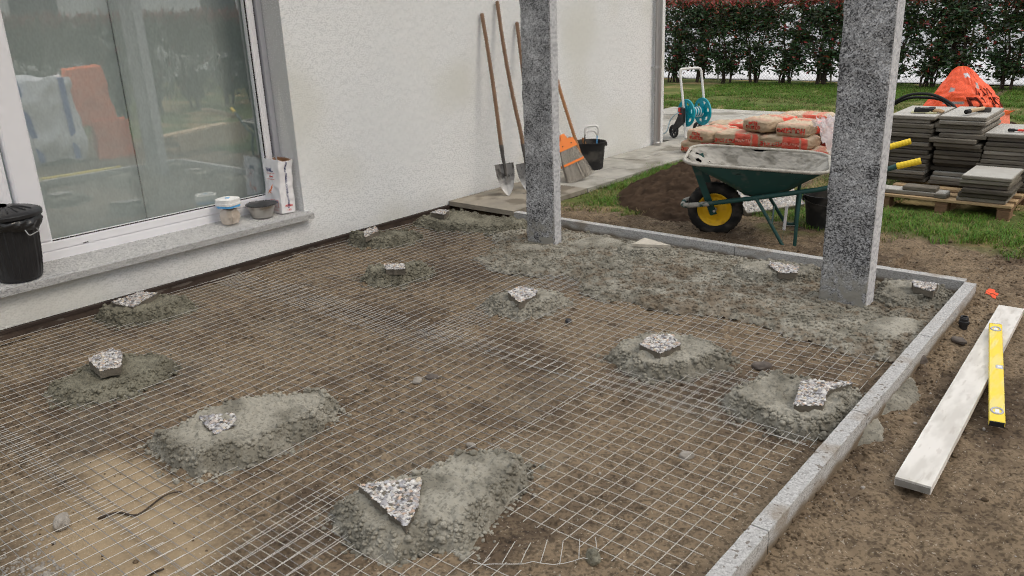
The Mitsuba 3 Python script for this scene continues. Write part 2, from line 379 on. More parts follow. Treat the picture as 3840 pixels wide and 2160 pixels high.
def patio_z(x, y):
    rough = 1 - .75 * patio_clay(x, y)
    z = patio_base(x, y)
    z = z + rough * (.013 * (nz(x, y, 9, 3, 1) - .5) + .009 * (nz(x, y, 38, 2, 2) - .5) + .007 * (nz(x, y, 90, 1, 4) - .5) - .008 * sst(.12, .0, np.abs(nz(x, y, 7, 3, 12) - .5)) * nz(x, y, 3, 2, 13))
    z = z + rough * .012 * np.maximum(nz(x, y, 22, 2, 5) - .60, 0) * 6 * sst(.4, .6, nz(x, y, 2.2, 2, 6))
    z = z - .016 * sst(.22, .05, x) + .012 * sst(.16, .03, x) * nz(x, y, 12, 2, 8)
    return z

def uvmesh(m, fn):
    u = fn(m.vertices[:, 0], m.vertices[:, 1])
    return np.stack([u, np.zeros_like(u)], 1)

struct('patio_soil')
m = grid(np.arange(-.02, 4.30, .0095), np.arange(.2, 5.22, .0095), patio_z, keep=lambda X, Y, Z: (X > -.015 + 0 * Y) & (X < kerb_x(Y) + .02))
put(m, 'mat_patio_soil', 'patio_soil', smooth=True, uv=uvmesh(m, patio_clay))

def lawn_mask(x, y):
    """1 where grass grows"""
    j = .35 * (nz(x, y, 1.6, 3, 21) - .5) + .10 * (nz(x, y, 9, 2, 22) - .5)
    back = sst(12.36, 12.42, y + .05 * j) * np.where(x < 2.3, 1, 0)
    right = sst(5.98, 6.25, y + j - .16 * np.clip(4.3 - x, -2, 2) * .4) * sst(2.35, 2.6, x + j)
    strip = sst(.77, .80, x) * sst(5.62, 5.95, y + j) * sst(1.75, 1.25, x + .6 * j + .25 * (y - 6.4)) * sst(8.62, 8.5, y)
    spot = np.exp(-(((x - 2.85) / .30) ** 2 + ((y - 6.1) / .28) ** 2) ** 2) * .8 * sst(.4, .6, nz(x, y, 6, 2, 24))
    weeds = sst(5.05, 5.5, x + j) * sst(3.6, 2.6, y) * .5 * sst(.45, .6, nz(x, y, 5, 2, 25))
    inpath = (x < 2.3) & (y > 8.6) & (y < 12.36)
    return np.where(inpath, 0, np.clip(np.maximum.reduce([back, right, strip, spot, weeds]), 0, 1))

def ground_z(x, y):
    y0 = np.where(x < 4.0, 5.1, 5.25) + .0 * y
    z = -.015 + .065 * sst(0, 1, (y - y0) / np.where(x < 3.8, .5, 1.3)) + .02 * sst(6.2, 8.2, y)
    rough = 1 - .6 * lawn_mask(x, y)
    z = z + .03 * (nz(x, y, 1.2, 3, 31) - .5) + rough * (.022 * (nz(x, y, 8, 3, 32) - .5) + .013 * (nz(x, y, 30, 2, 33) - .5) + .008 * (nz(x, y, 60, 1, 36) - .5) - .014 * sst(.10, .0, np.abs(nz(x, y * .6, 8, 3, 37) - .5)))
    d = x - kerb_x(y) - .055                     # crumbly edge outside the kerb
    z = z + np.where((y < 5.3) & (d > 0), np.exp(-(d / .16) ** 2) * (.02 * (nz(x, y, 20, 3, 35) - .25) + .020 * nz(x, y, 3, 2, 34)), 0)
    z = z + np.exp(-((x - 4.9) / .1) ** 2 - ((y - 4.5) / .25) ** 2) * -.03
    under = ((x < .775) & (y > 5.0) & (y < 8.7)) | ((x < 2.27) & (y > 8.55) & (y < 12.35))
    z = np.where(under, np.minimum(z, .02), z)
    z = np.where((x < -.05) & (y < 9.2), np.minimum(z, .02), z)
    return z

def seq(*segs):
    out = []
    for a, b, s in segs: out += list(np.arange(a, b - 1e-6, s))
    return np.array(out)
gx = seq((-60, -12, 4), (-12, 0, .4), (0, .6, .06), (.6, 5.7, .0165), (5.7, 7, .06), (7, 12, .3), (12, 64, 4))
gy = seq((-60, -6, 4), (-6, 1.2, .3), (1.2, 7.4, .0165), (7.4, 10, .05), (10, 13, .1), (13, 18, .25), (18, 122, 4))
struct('ground')
m = grid(gx, gy, ground_z, keep=lambda X, Y, Z: ~((X > .02) & (X < kerb_x(Y) + .01) & (Y < 5.19) & (Y > -3)))
put(m, 'mat_ground', 'ground', smooth=True, uv=uvmesh(m, lambda x, y: lawn_mask(x, y)))

struct('yard')
m = grid(np.linspace(-90, 90, 10), np.linspace(17.55, 320, 10), lambda X, Y: X * 0 + .085)
put(m, 'mat_yard', 'yard')
struct('field')
m = grid(np.linspace(-600, 600, 5), np.linspace(-600, 900, 5), lambda X, Y: X * 0 - .25)
put(m, 'mat_ground', 'field', uv=np.full((len(m.vertices), 2), .9))

# paved path along the wall and terrace round the corner
struct('path')
r2 = np.random.default_rng(3)
ys = [5.20, 5.80, 6.30, 6.80, 7.30, 7.80, 8.30]
PT = .088
for i in range(len(ys) - 1):
    xs = [(.012, .778)] if i == 0 else [(.012, .39), (.398, .778)]
    for a, b in xs:
        t = PT + r2.normal(0, .0015)
        put(place(gridbox(b - a, ys[i + 1] - ys[i] - .007, .042, .1), ((a + b) / 2, (ys[i] + ys[i + 1]) / 2, t - .021), r2.normal(0, .002)), 'mat_path_dirty' if i < 2 else 'mat_path', 'path', 'paving_slab')
struct('terrace')
ty = 8.31
for j in range(9):
    for i in range(8):
        x0 = -1.73 + i * .5
        if x0 + .5 > 2.3 or (j == 0 and x0 > 1.9): continue
        if x0 < -.3 and ty + j * .455 < 9.0: continue
        a = max(x0, .012) if ty + j * .455 < 9.0 else x0
        if x0 + .5 - a < .1: continue
        t = PT + r2.normal(0, .002)
        put(bx(a, x0 + .494, ty + j * .455, ty + j * .455 + .449, t - .042, t, .003), 'mat_path', 'terrace', 'paving_slab')

# ================================================================ HOUSE
house = thing('house', 'white rough-plastered house with a big sliding door above the patio', 'house')
import manifold3d as m3
def mbox(x0, x1, y0, y1, z0, z1): return m3.Manifold.cube([x1 - x0, y1 - y0, z1 - z0]).translate([x0, y0, z0])
DOOR = (-1.2, 3.65, .285, 2.55)
shell = mbox(-6, 0, -4, 9.05, .056, 3.1) - mbox(-5.7, -.3, -3.7, 8.75, .2, 2.8) - mbox(-.4, .1, DOOR[0], DOOR[1], DOOR[2], DOOR[3])
put(shell, 'mat_plaster', house, 'wall')
put(bx(-.24, -.0, 3.650, 3.6525, .29, 2.55, .0004), 'mat_reveal', house, 'reveal')
put(bx(-6.2, .45, -4.3, 9.5, 3.1, 3.28, .01), 'mat_roof_grey', house, 'roof')
put(displace(gridbox(.02, 9.2, .11, .02), .004, 18, 3, 2).apply_translation([.008, .6, -.012]), 'mat_foundation', house, 'foundation')
put(displace(gridbox(.022, 9.2, .020, .02), .0022, 12, 2, 4).apply_translation([.013, .6, .0445]), 'mat_membrane', house, 'damp_course')
prof = np.array([(.072, .303), (-.27, .336), (-.27, .292), (.072, .262)])
sp = Polygon(prof)
sill = trimesh.creation.extrude_polygon(sp, 4.9, engine='earcut')      # x,z profile swept along y
sill = frame(sill, (0, 3.685, 0), [1, 0, 0], [0, 0, 1], [0, -1, 0])
put(sill, 'mat_sill', house, 'sill')
# sliding door: outer frame, two sashes
fx = -.225
def vbar(x0, x1, y0, y1, z0, z1, mat, part, b=.006, lab=None): return put(bx(x0, x1, y0, y1, z0, z1, b), mat, house, part, label=lab)
vbar(-.30, fx, -1.2, 3.60, .325, .388, 'mat_white_pvc', 'door_frame', .004)
vbar(-.30, fx, -1.2, 3.60, 2.49, 2.55, 'mat_white_pvc', 'door_frame', .004)
vbar(-.30, fx + .01, 3.606, 3.648, .33, 2.55, 'mat_grey_rail', 'shutter_rail', .003)
vbar(-.30, fx - .03, 3.59, 3.607, .33, 2.55, 'mat_black_rubber', 'gap_seal', .001)
vbar(-.30, fx - .002, 3.535, 3.592, .389, 2.49, 'mat_white_pvc', 'door_frame', .012)
sash = 'sash'
def do_sash(y0, y1, x0, x1, stile0, stile1):
    k = numbered(house + '__' + sash); labels.setdefault(k, {})
    z0, z1 = .389, 2.488
    put(bx(x0, x1, y0, y1, z0, z0 + .062, .008), 'mat_white_pvc', k)
    del labels[k]
    for (a, b, c, d, nm) in ((y0, y0 + stile0, z0 + .063, z1, 'stile'), (y1 - stile1, y1, z0 + .063, z1, 'stile')):
        put(bx(x0, x1, a, b, c, d, .010), 'mat_white_pvc', k, nm)
    put(bx(x0, x1, y0 + stile0, y1 - stile1, z1 - .07, z1, .008), 'mat_white_pvc', k, 'top_rail')
    g = grid(np.linspace(y0 + stile0 - .005, y1 - stile1 + .005, 2), np.linspace(z0 + .05, z1 - .06, 2), lambda X, Y: X * 0)
    g = frame(g, (x0 + .03, 0, 0), [0, 1, 0], [0, 0, 1], [1, 0, 0])
    put(g, 'mat_glass', k, 'glass')
    put(bx(x1 - .012, x1 - .002, y1 - stile1 - .006, y1 - stile1, z0 + .062, z1 - .07, .001), 'mat_black_rubber', k, 'gasket')
    put(bx(x1 - .012, x1 - .002, y0 + stile0, y1 - stile1, z0 + .062, z0 + .067, .001), 'mat_black_rubber', k, 'gasket')
do_sash(1.775, 3.545, -.29, fx + .004, .152, .022)
do_sash(-.1, 1.76, -.36, -.292, .10, .13)
put(lathe([(.052, .33), (.052, 2.5)], 20).apply_translation([-.262, 1.708, 0]), 'mat_white_pvc', house, 'cover_tube')
put(bx(fx + .0035, fx + .006, 2.10, 2.135, .396, .402, .0005), 'mat_black_rubber', house, 'drain_slot')
# curtain behind the glass: two lengths meeting, hung in shallow folds
def curtain(y0, y1, seed, label):
    k = thing('curtain', label, 'curtain')
    yy = np.linspace(y0, y1, 160); zz = np.linspace(.36, 2.6, 12)
    Y, Z = np.meshgrid(yy, zz)
    X = -.50 + .010 * np.sin(Y * 17 + 2 * nz(Y, Y * 0, 3, 2, seed)) + .030 * (nz(Y, Z * .3, 3, 2, seed, .3) - .5)
    edge = np.exp(-np.minimum(np.abs(Y - y0), np.abs(y1 - Y)) / .03)
    X = X + .05 * edge
    g = grid(yy, zz, lambda a, b: a * 0)
    g.vertices = np.stack([X.ravel(), Y.ravel(), Z.ravel()], 1)
    put(g, 'mat_curtain', k, smooth=True)
curtain(-.8, 2.64, 4, 'grey sheer curtain length behind the glass, left of the hanging seam')
curtain(2.645, 3.70, 8, 'grey sheer curtain length behind the glass, right of the hanging seam')
# downpipe at the far corner
dp = lathe([(.041, .10), (.041, 3.1)], 24)
put(dp.apply_translation([.062, 8.80, 0]), 'mat_zinc', house, 'downpipe')
put(lathe([(.047, .088), (.049, .12), (.0415, .135)], 24).apply_translation([.062, 8.80, 0]), 'mat_zinc', house, 'pipe_shoe')
put(lathe([(.042, 1.0), (.0445, 1.0), (.0445, 1.03), (.042, 1.03)], 24).apply_translation([.062, 8.80, 0]), 'mat_galv', house, 'pipe_bracket')
put(tube([(0, 8.74, 1.015), (.03, 8.755, 1.015)], .006), 'mat_galv', house, 'pipe_bracket')

# ================================================================ KERBS AND PILLARS
def kerbstone(p, q, label, w=.062, seed=0, chip=True):
    k = thing('kerb_stone', label, 'kerb stone')
    p, q = np.array(p), np.array(q)
    L = np.linalg.norm(q - p) - .005
    m = gridbox(L, w, .20, .02)
    m = displace(m, .0022, 26, 3, seed)
    d = (q - p) / np.linalg.norm(q - p); nrm = np.array([-d[1], d[0]])
    mid = (p + q) / 2 + nrm * w / 2
    m = frame(m, (mid[0], mid[1], KT - .10), [d[0], d[1], 0], [nrm[0], nrm[1], 0], [0, 0, 1])
    put(m, 'mat_kerb', k, smooth=35)
ky = lambda x: KY0 + (x - .8) / 3.4 * (KY1 - KY0)
kerbstone((.80, ky(.8)), (2.80, ky(2.8)), 'granite kerb stone along the back, running from the path slab past the first pillar', seed=1)
kerbstone((2.80, ky(2.8)), (4.25, ky(4.25)), 'granite kerb stone along the back behind the second pillar, ending at the corner', seed=2)
kx = lambda y: float(kerb_x(y)) + .062
ends = [(5.195, 4.20), (4.20, 3.20), (3.20, 2.21), (2.21, 1.2)]
names = ['granite kerb stone on the right side, next to the back corner', 'granite kerb stone on the right side, beside the black pipe cap and smeared concrete', 'granite kerb stone on the right side, second from the bottom of the picture', 'granite kerb stone on the right side, nearest at the bottom edge of the picture']
for (a, b), nm in zip(ends, names):
    kerbstone((kx(a), a), (kx(b), b), nm, seed=int(a * 10))

def pillar(x0, x1, y0, y1, label, rot, seed):
    k = thing('stone_pillar', label, 'pillar')
    w, d, h = x1 - x0, y1 - y0, 2.75
    body = displace(gridbox(w, d - .012, h, .03), .0008, 20, 2, seed)
    M = trimesh.transformations.translation_matrix([(x0 + x1) / 2, (y0 + y1) / 2 + .006, h / 2 - .12]) @ trimesh.transformations.rotation_matrix(rot, [0, 0, 1])
    b = body.copy(); b.apply_transform(M); put(b, 'mat_pillar_sawn', k, 'sawn_body', smooth=40)
    f = gridbox(w - .004, .030, h - .004, .012)
    msk = lambda v: np.where(v[:, 1] < 0, 1, 0)
    f = displace(f, .0065, 28, 4, seed + 5, msk); f = displace(f, .006, 7, 2, seed + 6, msk)
    f.apply_translation([0, -d / 2 + .008, 0]); f.apply_transform(M)
    put(f, 'mat_pillar_rough', k, 'split_face', smooth=True, label='rough split face, speckled black and white')
pillar(1.338, 1.596, 4.695, 4.785, 'slim speckled granite pillar standing left, in front of the shovels', 0.0, 1)
pillar(3.606, 3.877, 4.618, 4.735, 'broad speckled granite pillar standing right, in front of the wheelbarrow handles', -.06, 2)

# ================================================================ CONCRETE MOUNDS WITH SLAB PADS
LUMPS = [displace(trimesh.creation.icosphere(subdivisions=1, radius=1), .6, 1.5, 3, s + 70) for s in range(6)]
def mound(key, poly, H, mat, step=.0062, w=.062, lumps=1.0, flat=.0, seed=0, loose=True, base=None, rough=1.0):
    rg = np.random.default_rng(100 + seed)
    pg = Polygon(poly).buffer(.03).buffer(-.03)
    x0, y0, x1, y1 = pg.buffer(.09).bounds
    xs, ys_ = np.arange(x0, x1, step), np.arange(y0, y1, step)
    X, Y = np.meshgrid(xs, ys_)
    pts = shapely.points(X.ravel(), Y.ravel())
    d = shapely.distance(pts, pg.exterior) * np.where(shapely.contains(pg, pts), 1, -1)
    d = d.reshape(X.shape) + .045 * (nz(X, Y, 11, 3, seed) - .5)
    t = np.clip(d / w, 0, 1)
    top = H * (.78 + .35 * (nz(X, Y, 5, 2, seed + 3) - .3))
    Z = top * (t * t * (3 - 2 * t)) ** .62
    flank = np.clip(1.15 - t, .12, 1) * (d > -.035)
    # lumps of gravelly mix
    area = (x1 - x0) * (y1 - y0)
    n = int(area * 4600 * lumps)
    c = np.stack([rg.uniform(x0, x1, n), rg.uniform(y0, y1, n)], 1)
    r = rg.uniform(.005, .014, n) * (1 + .7 * (rg.random(n) < .08))
    tree = cKDTree(c)
    dd, ii = tree.query(np.stack([X.ravel(), Y.ravel()], 1), k=5)
    cap = np.sqrt(np.maximum(r[ii] ** 2 - dd ** 2, 0)).max(1).reshape(X.shape)
    Z = Z + 1.35 * cap * np.clip(flank, .16, 1) * rough + .016 * rough * (nz(X, Y, 30, 3, seed + 7) - .5) * (t > 0) + .010 * rough * (nz(X, Y, 85, 2, seed + 8) - .5) * (t > 0)
    Zb = patio_z(X, Y) if base is None else base(X, Y)
    edge = sst(-.05, .0, d)
    # loose lumps just outside
    out = (d < 0) & (d > -.075) & loose
    cap2 = np.where(out & (nz(X, Y, 14, 2, seed + 9) > .50), cap * .8, 0)
    Zf = Zb + np.where(d > 0, Z * edge, cap2) - .006 * (d <= 0)
    g = grid(xs, ys_, lambda a, b: Zf, keep=lambda a, b, z: d > 0)
    if rough > .7:
        # gravelly lumps standing out of the flanks
        ok = np.argwhere((d > -.022) & (d < w * (.95 if rough > .9 else 6)) & (Zf > Zb - .007))
        far = np.argwhere((d > -.075) & (d <= -.02)); far = far[rg.random(len(far)) < .10]; ok = np.vstack([ok, far])
        nl = min(int(len(ok) * step * step * (6500 if rough > .9 else 2600)), 1300 if rough > .9 else 7000)
        pick = ok[rg.integers(0, len(ok), nl)]
        V, Fc, o = [], [], 0
        for iy, ix in pick:
            r_ = rg.uniform(.0045, .0105) * (1 + .8 * (rg.random() < .08)); mm = LUMPS[int(rg.integers(0, 6))]; a_ = rg.uniform(0, 6.3)
            c_, s_ = math.cos(a_), math.sin(a_); q = mm.vertices * [r_, r_ * .8, r_ * rg.uniform(.6, .95)]
            V.append(np.stack([c_ * q[:, 0] - s_ * q[:, 1] + X[iy, ix], s_ * q[:, 0] + c_ * q[:, 1] + Y[iy, ix], q[:, 2] + Zf[iy, ix] + r_ * rg.uniform(-.1, .45)], 1)); Fc.append(mm.faces + o); o += len(q)
        g = cat([g, trimesh.Trimesh(np.concatenate(V), np.concatenate(Fc), process=False)])
    put(g, mat, key, smooth=True)
    return lambda x, y: float(Zf[np.abs(ys_ - y).argmin(), np.abs(xs - x).argmin()])

def pebble_top(poly, step=.0042, peb=.0135, seed=0, dark=0.0):
    """exposed-pebble face of a broken slab, in plan; returns mesh and colours, z relative to 0"""
    rg = np.random.default_rng(seed)
    pg = Polygon(poly)
    x0, y0, x1, y1 = pg.bounds
    n = int((x1 - x0) * (y1 - y0) / (peb * peb * .62)) + 4
    c = np.stack([rg.uniform(x0, x1, n), rg.uniform(y0, y1, n)], 1)
    pal = np.array([(.62, .60, .57), (.50, .44, .40), (.36, .35, .36), (.68, .66, .63), (.17, .16, .16), (.55, .40, .30), (.46, .46, .48), (.60, .52, .40), (.09, .09, .095)])
    wts = np.array([.22, .13, .16, .16, .10, .06, .09, .05, .03 + dark]); wts /= wts.sum()
    col = pal[rg.choice(len(pal), n, p=wts)] * rg.uniform(.8, 1.1, (n, 1))
    xs, ys_ = np.arange(x0 - step, x1 + 2 * step, step), np.arange(y0 - step, y1 + 2 * step, step)
    X, Y = np.meshgrid(xs, ys_)
    inside = shapely.contains_xy(pg, X, Y)
    dd, ii = cKDTree(c).query(np.stack([X.ravel(), Y.ravel()], 1), k=2)
    gap = (dd[:, 1] - dd[:, 0]).reshape(X.shape)
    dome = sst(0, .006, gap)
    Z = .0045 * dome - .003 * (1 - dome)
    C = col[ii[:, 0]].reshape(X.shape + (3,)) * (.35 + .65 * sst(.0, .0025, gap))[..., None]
    g = grid(xs, ys_, lambda a, b: Z, keep=lambda a, b, z: inside)
    # colours of kept vertices: look them up again
    ix = np.rint((g.vertices[:, 0] - xs[0]) / step).astype(int); iy = np.rint((g.vertices[:, 1] - ys_[0]) / step).astype(int)
    return g, C[iy, ix]

def pad(poly, z, label, seed, th=.038, tilt=(0, 0), mat=None, cat_='slab fragment', name='slab_fragment', dark=0.0):
    k = thing(name, label, cat_)
    # jagged broken outline
    rg = np.random.default_rng(seed)
    pts = []
    P_ = np.array(poly)
    for i in range(len(P_)):
        a, b = P_[i], P_[(i + 1) % len(P_)]
        L = np.linalg.norm(b - a); nn = max(2, int(L / .018)); nrm = np.array([-(b - a)[1], (b - a)[0]]) / L
        for t in np.arange(nn) / nn:
            pts.append(a + (b - a) * t + nrm * (rg.normal(0, .0022) if t > 0 else 0))
    pg = Polygon(pts).buffer(0)
    if pg.geom_type != 'Polygon': pg = max(pg.geoms, key=lambda g: g.area)
    cx, cy = P_.mean(0)
    M = trimesh.transformations.translation_matrix([cx, cy, z]) @ trimesh.transformations.euler_matrix(tilt[0], tilt[1], 0) @ trimesh.transformations.translation_matrix([-cx, -cy, 0])
    body = trimesh.creation.extrude_polygon(pg, th, engine='earcut'); body.apply_translation([0, 0, -th - .002]); body.apply_transform(M)
    put(body, mat or 'mat_slab_dark', k, 'concrete_base' if not mat else 'body')
    if not mat:
        g, col = pebble_top(np.array(pg.exterior.coords), seed=seed, dark=dark)
        g.apply_transform(M)
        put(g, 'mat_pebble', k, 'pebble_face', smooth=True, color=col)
    return k

MO = [
 ('m1', [(.05,2.0),(.08,2.12),(.2,2.32),(.4,2.46),(.5,2.38),(.52,2.18),(.42,2.04),(.34,1.96),(.13,1.97)], .085, [(.17,2.04),(.165,2.24),(.27,2.29),(.36,2.08)], .098,
  'wet concrete mound against the house wall below the sill', 'rough pebbled slab fragment on the mound against the wall, below the sill', (.05, .05), 'mat_concrete_dark'),
 ('m2', [(1.03,1.30),(.98,1.42),(.94,1.52),(.96,1.70),(1.08,1.85),(1.26,1.86),(1.36,1.75),(1.41,1.53),(1.38,1.42),(1.29,1.30),(1.13,1.28)], .075, [(1.06,1.51),(1.03,1.65),(1.11,1.66),(1.27,1.57),(1.25,1.48)], .112,
  'wet concrete mound near the left edge, topped by a thick pale slab fragment', 'thick pale five-sided slab fragment lying on the leftmost mound', (-.05, .06), 'mat_concrete_dark'),
 ('m3', [(1.96,1.34),(2.0,1.45),(1.98,1.58),(2.0,1.76),(2.12,1.9),(2.27,2.03),(2.36,2.08),(2.46,1.93),(2.48,1.67),(2.47,1.51),(2.38,1.35),(2.24,1.31),(2.08,1.33)], .095, [(2.09,1.52),(2.18,1.63),(2.28,1.59),(2.28,1.48)], .098,
  'large smooth-topped concrete mound with a sunk pebbled slab, left of the nearest one', 'small pebbled slab fragment sunk flush into the large smooth mound', (0, .04), 'mat_concrete'),
 ('m4', [(3.0,1.51),(3.02,1.60),(3.05,1.71),(3.12,1.85),(3.12,2.02),(3.28,2.15),(3.39,2.17),(3.46,2.05),(3.48,1.92),(3.52,1.77),(3.53,1.64),(3.43,1.56),(3.40,1.44),(3.24,1.42),(3.08,1.46)], .098, [(3.075,1.575),(3.22,1.745),(3.325,1.63),(3.385,1.515)], .108,
  'concrete mound nearest to the viewer with a trailing smear behind it', 'triangular pebbled slab fragment on the nearest concrete mound', (.0, .05), 'mat_concrete'),
 ('m5', [(3.04,3.24),(3.02,3.37),(3.08,3.51),(3.17,3.61),(3.3,3.64),(3.42,3.63),(3.58,3.57),(3.58,3.45),(3.53,3.31),(3.45,3.19),(3.35,3.12),(3.22,3.13),(3.1,3.19)], .09, [(3.2,3.28),(3.19,3.42),(3.27,3.48),(3.37,3.39),(3.34,3.24)], .106,
  'pale concrete mound in the middle of the mesh, right of centre', 'pebbled slab fragment on the pale mound right of the centre', (0, 0), 'mat_concrete'),
 ('m6', [(1.96,3.49),(1.98,3.57),(2.02,3.70),(2.15,3.80),(2.29,3.84),(2.41,3.80),(2.40,3.56),(2.31,3.40),(2.10,3.39)], .085, [(2.13,3.53),(2.12,3.65),(2.25,3.66),(2.3,3.57),(2.3,3.43)], .104,
  'concrete mound in the centre of the patio, below the first pillar', 'pebbled slab fragment on the central mound', (0, .04), 'mat_concrete'),
 ('m7', [(.92,3.40),(.93,3.46),(1.0,3.57),(1.08,3.71),(1.18,3.79),(1.24,3.77),(1.28,3.66),(1.27,3.47),(1.15,3.34),(1.01,3.33)], .10, [(1.07,3.49),(1.18,3.56),(1.28,3.48),(1.17,3.41)], .118,
  'dark steep-sided concrete mound, second row from the wall', 'small white pebbled slab fragment on the dark steep-sided mound', (0, 0), 'mat_concrete_dark'),
 ('m8', [(.06,4.02),(.08,4.08),(.2,4.2),(.36,4.31),(.52,4.38),(.58,4.20),(.49,4.0),(.28,3.93),(.14,3.95)], .095, [(.25,4.0),(.24,4.13),(.36,4.06),(.36,3.92)], .118,
  'concrete mound close to the wall, third along it from the left', 'small pale slab fragment tipped on the mound close to the wall', (.15, 0), 'mat_concrete_dark'),
 ('m9', [(.12,4.66),(.10,4.85),(.12,5.08),(.43,5.10),(.72,5.13),(1.0,5.15),(1.14,4.97),(.95,4.78),(.71,4.72),(.43,4.62)], .075, [(.24,4.75),(.22,4.87),(.32,4.89),(.40,4.75)], .112,
  'spread of wet concrete at the far left corner, against the path slab', 'small white slab fragment at the far left corner by the path', (0, 0), 'mat_concrete_dark'),
 ('m10', [(3.73,3.10),(3.76,3.26),(3.80,3.44),(3.98,3.48),(4.13,3.50),(4.21,3.56),(4.235,3.31),(4.235,3.12),(4.18,3.02),(4.04,2.99),(3.88,3.03)], .072, [(3.99,3.37),(4.18,3.47),(4.12,3.33),(4.155,3.18),(4.06,3.11)], .090,
  'concrete mound pressed against the right kerb under a big pebbled slab', 'largest pebbled slab fragment, beside the right kerb', (0, 0), 'mat_concrete'),
 ('m11', [(2.04,4.80),(2.06,4.97),(2.14,5.06),(2.38,5.08),(2.46,5.01),(2.34,4.74),(2.13,4.73)], .082, [(2.17,4.86),(2.16,5.05),(2.42,4.97)], .094,
  'concrete mound at the back kerb between the pillars, under a smooth tile', None, (0, 0), 'mat_concrete'),
 ('m12', [(2.93,4.90),(2.97,4.98),(3.09,5.07),(3.23,5.11),(3.38,5.12),(3.47,5.08),(3.49,5.0),(3.37,4.79),(3.21,4.65),(3.03,4.70)], .092, [(3.19,4.86),(3.17,4.94),(3.35,4.94),(3.39,4.82),(3.31,4.75)], .106,
  'concrete mound at the back kerb just left of the second pillar', 'cracked pinkish pebbled slab fragment just left of the second pillar', (0, .03), 'mat_concrete'),
 ('m13', [(3.80,5.10),(3.90,5.13),(4.05,5.16),(4.20,5.16),(4.22,4.88),(4.10,4.76),(3.98,4.70),(3.86,4.74),(3.82,4.9)], .085, [(4.02,4.97),(4.155,4.98),(4.165,4.83),(4.055,4.87)], .114,
  'rough concrete mound in the back right corner behind the second pillar', 'blocky white slab fragment in the back right corner', (.02, 0), 'mat_concrete'),
]
tops = {}
for i, (nm, poly, H, sp_, zp, l1, l2, tilt, mat) in enumerate(MO):
    k = thing('concrete_mound', l1, 'concrete mound')
    tops[nm] = mound(k, poly, H, mat, seed=i * 13 + 1)
    if l2: pad(sp_, zp - (.004 if nm not in ('m2', 'm3', 'm13') else -.006), l2, 50 + i, tilt=tilt)
    else: pad(sp_, zp, 'smooth beige triangular tile fragment lying at the back kerb between the pillars', 50 + i, th=.02, mat='mat_beige_tile', name='tile_fragment', cat_='tile fragment')

bed = [(.6,4.68),(.9,4.78),(1.10,4.62),(1.22,4.40),(1.28,4.16),(1.55,4.03),(1.82,4.06),(1.95,4.17),(2.17,4.19),(2.34,4.0),(2.54,3.93),(2.66,4.02),(2.84,3.98),(3.02,4.0),(3.2,4.08),(3.4,4.08),(3.52,4.10),(3.72,4.0),(3.83,4.0),(4.0,3.98),(4.235,4.0),(4.23,5.19),(.85,5.17),(1.0,5.0)]
k = thing('concrete_bed', 'thin spread of rough concrete around the pillars, partly burying the mesh', 'concrete')
def bed_base(X, Y): return patio_base(X, Y) + .004
mound(k, bed, .034, 'mat_bed', step=.0095, w=.16, lumps=1.0, seed=401, base=bed_base, rough=.8)
# brighter smooth screed patches on it
for i, (poly, lab) in enumerate([
    ([(1.62,4.72),(1.78,4.66),(2.02,4.78),(2.08,4.98),(1.98,5.12),(1.72,5.15),(1.60,5.0)], 'smooth pale concrete patch right of the first pillar'),
    ([(2.44,5.02),(2.60,4.98),(2.82,5.06),(2.80,5.17),(2.46,5.165)], 'smooth concrete strip along the back kerb between the pillars'),
    ([(1.25,4.52),(1.42,4.38),(1.62,4.42),(1.66,4.62),(1.50,4.69),(1.30,4.66)], 'trowelled concrete heap at the foot of the first pillar'),
    ([(3.88,4.24),(4.05,4.16),(4.22,4.22),(4.225,4.62),(4.02,4.60),(3.92,4.45)], 'smooth pale concrete patch beside the right kerb')]):
    k = thing('concrete_patch', lab, 'concrete')
    mound(k, poly, .056, 'mat_concrete', step=.0085, w=.12, lumps=.35, seed=501 + i * 7, base=bed_base, rough=.45)
k = thing('concrete_haunch', 'grey concrete haunching smeared outside the right kerb', 'concrete')
mound(k, [(4.265,2.98),(4.30,3.05),(4.40,3.20),(4.32,3.38),(4.38,3.50),(4.42,3.68),(4.34,3.86),(4.26,3.92)], .035, 'mat_concrete', step=.008, w=.06, lumps=.5, seed=601, base=ground_z, rough=.6)
k = thing('concrete_blob', 'small splash of concrete at the bottom edge beside the right kerb', 'concrete')
mound(k, [(3.86,1.55),(4.0,1.65),(4.12,1.72),(4.2,1.8),(4.24,1.72),(4.1,1.5),(3.95,1.42)], .05, 'mat_concrete', seed=611)

# ================================================================ WIRE MESH SHEETS
def sheet_z(x, y, lift, seed):
    return patio_base(np.asarray(x), np.asarray(y)) + .007 + lift + .026 * (nz(x, y, 1.4, 2, seed) - .45)
def wire_tube(pts): return tube(pts, .00135, 5, caps=False)

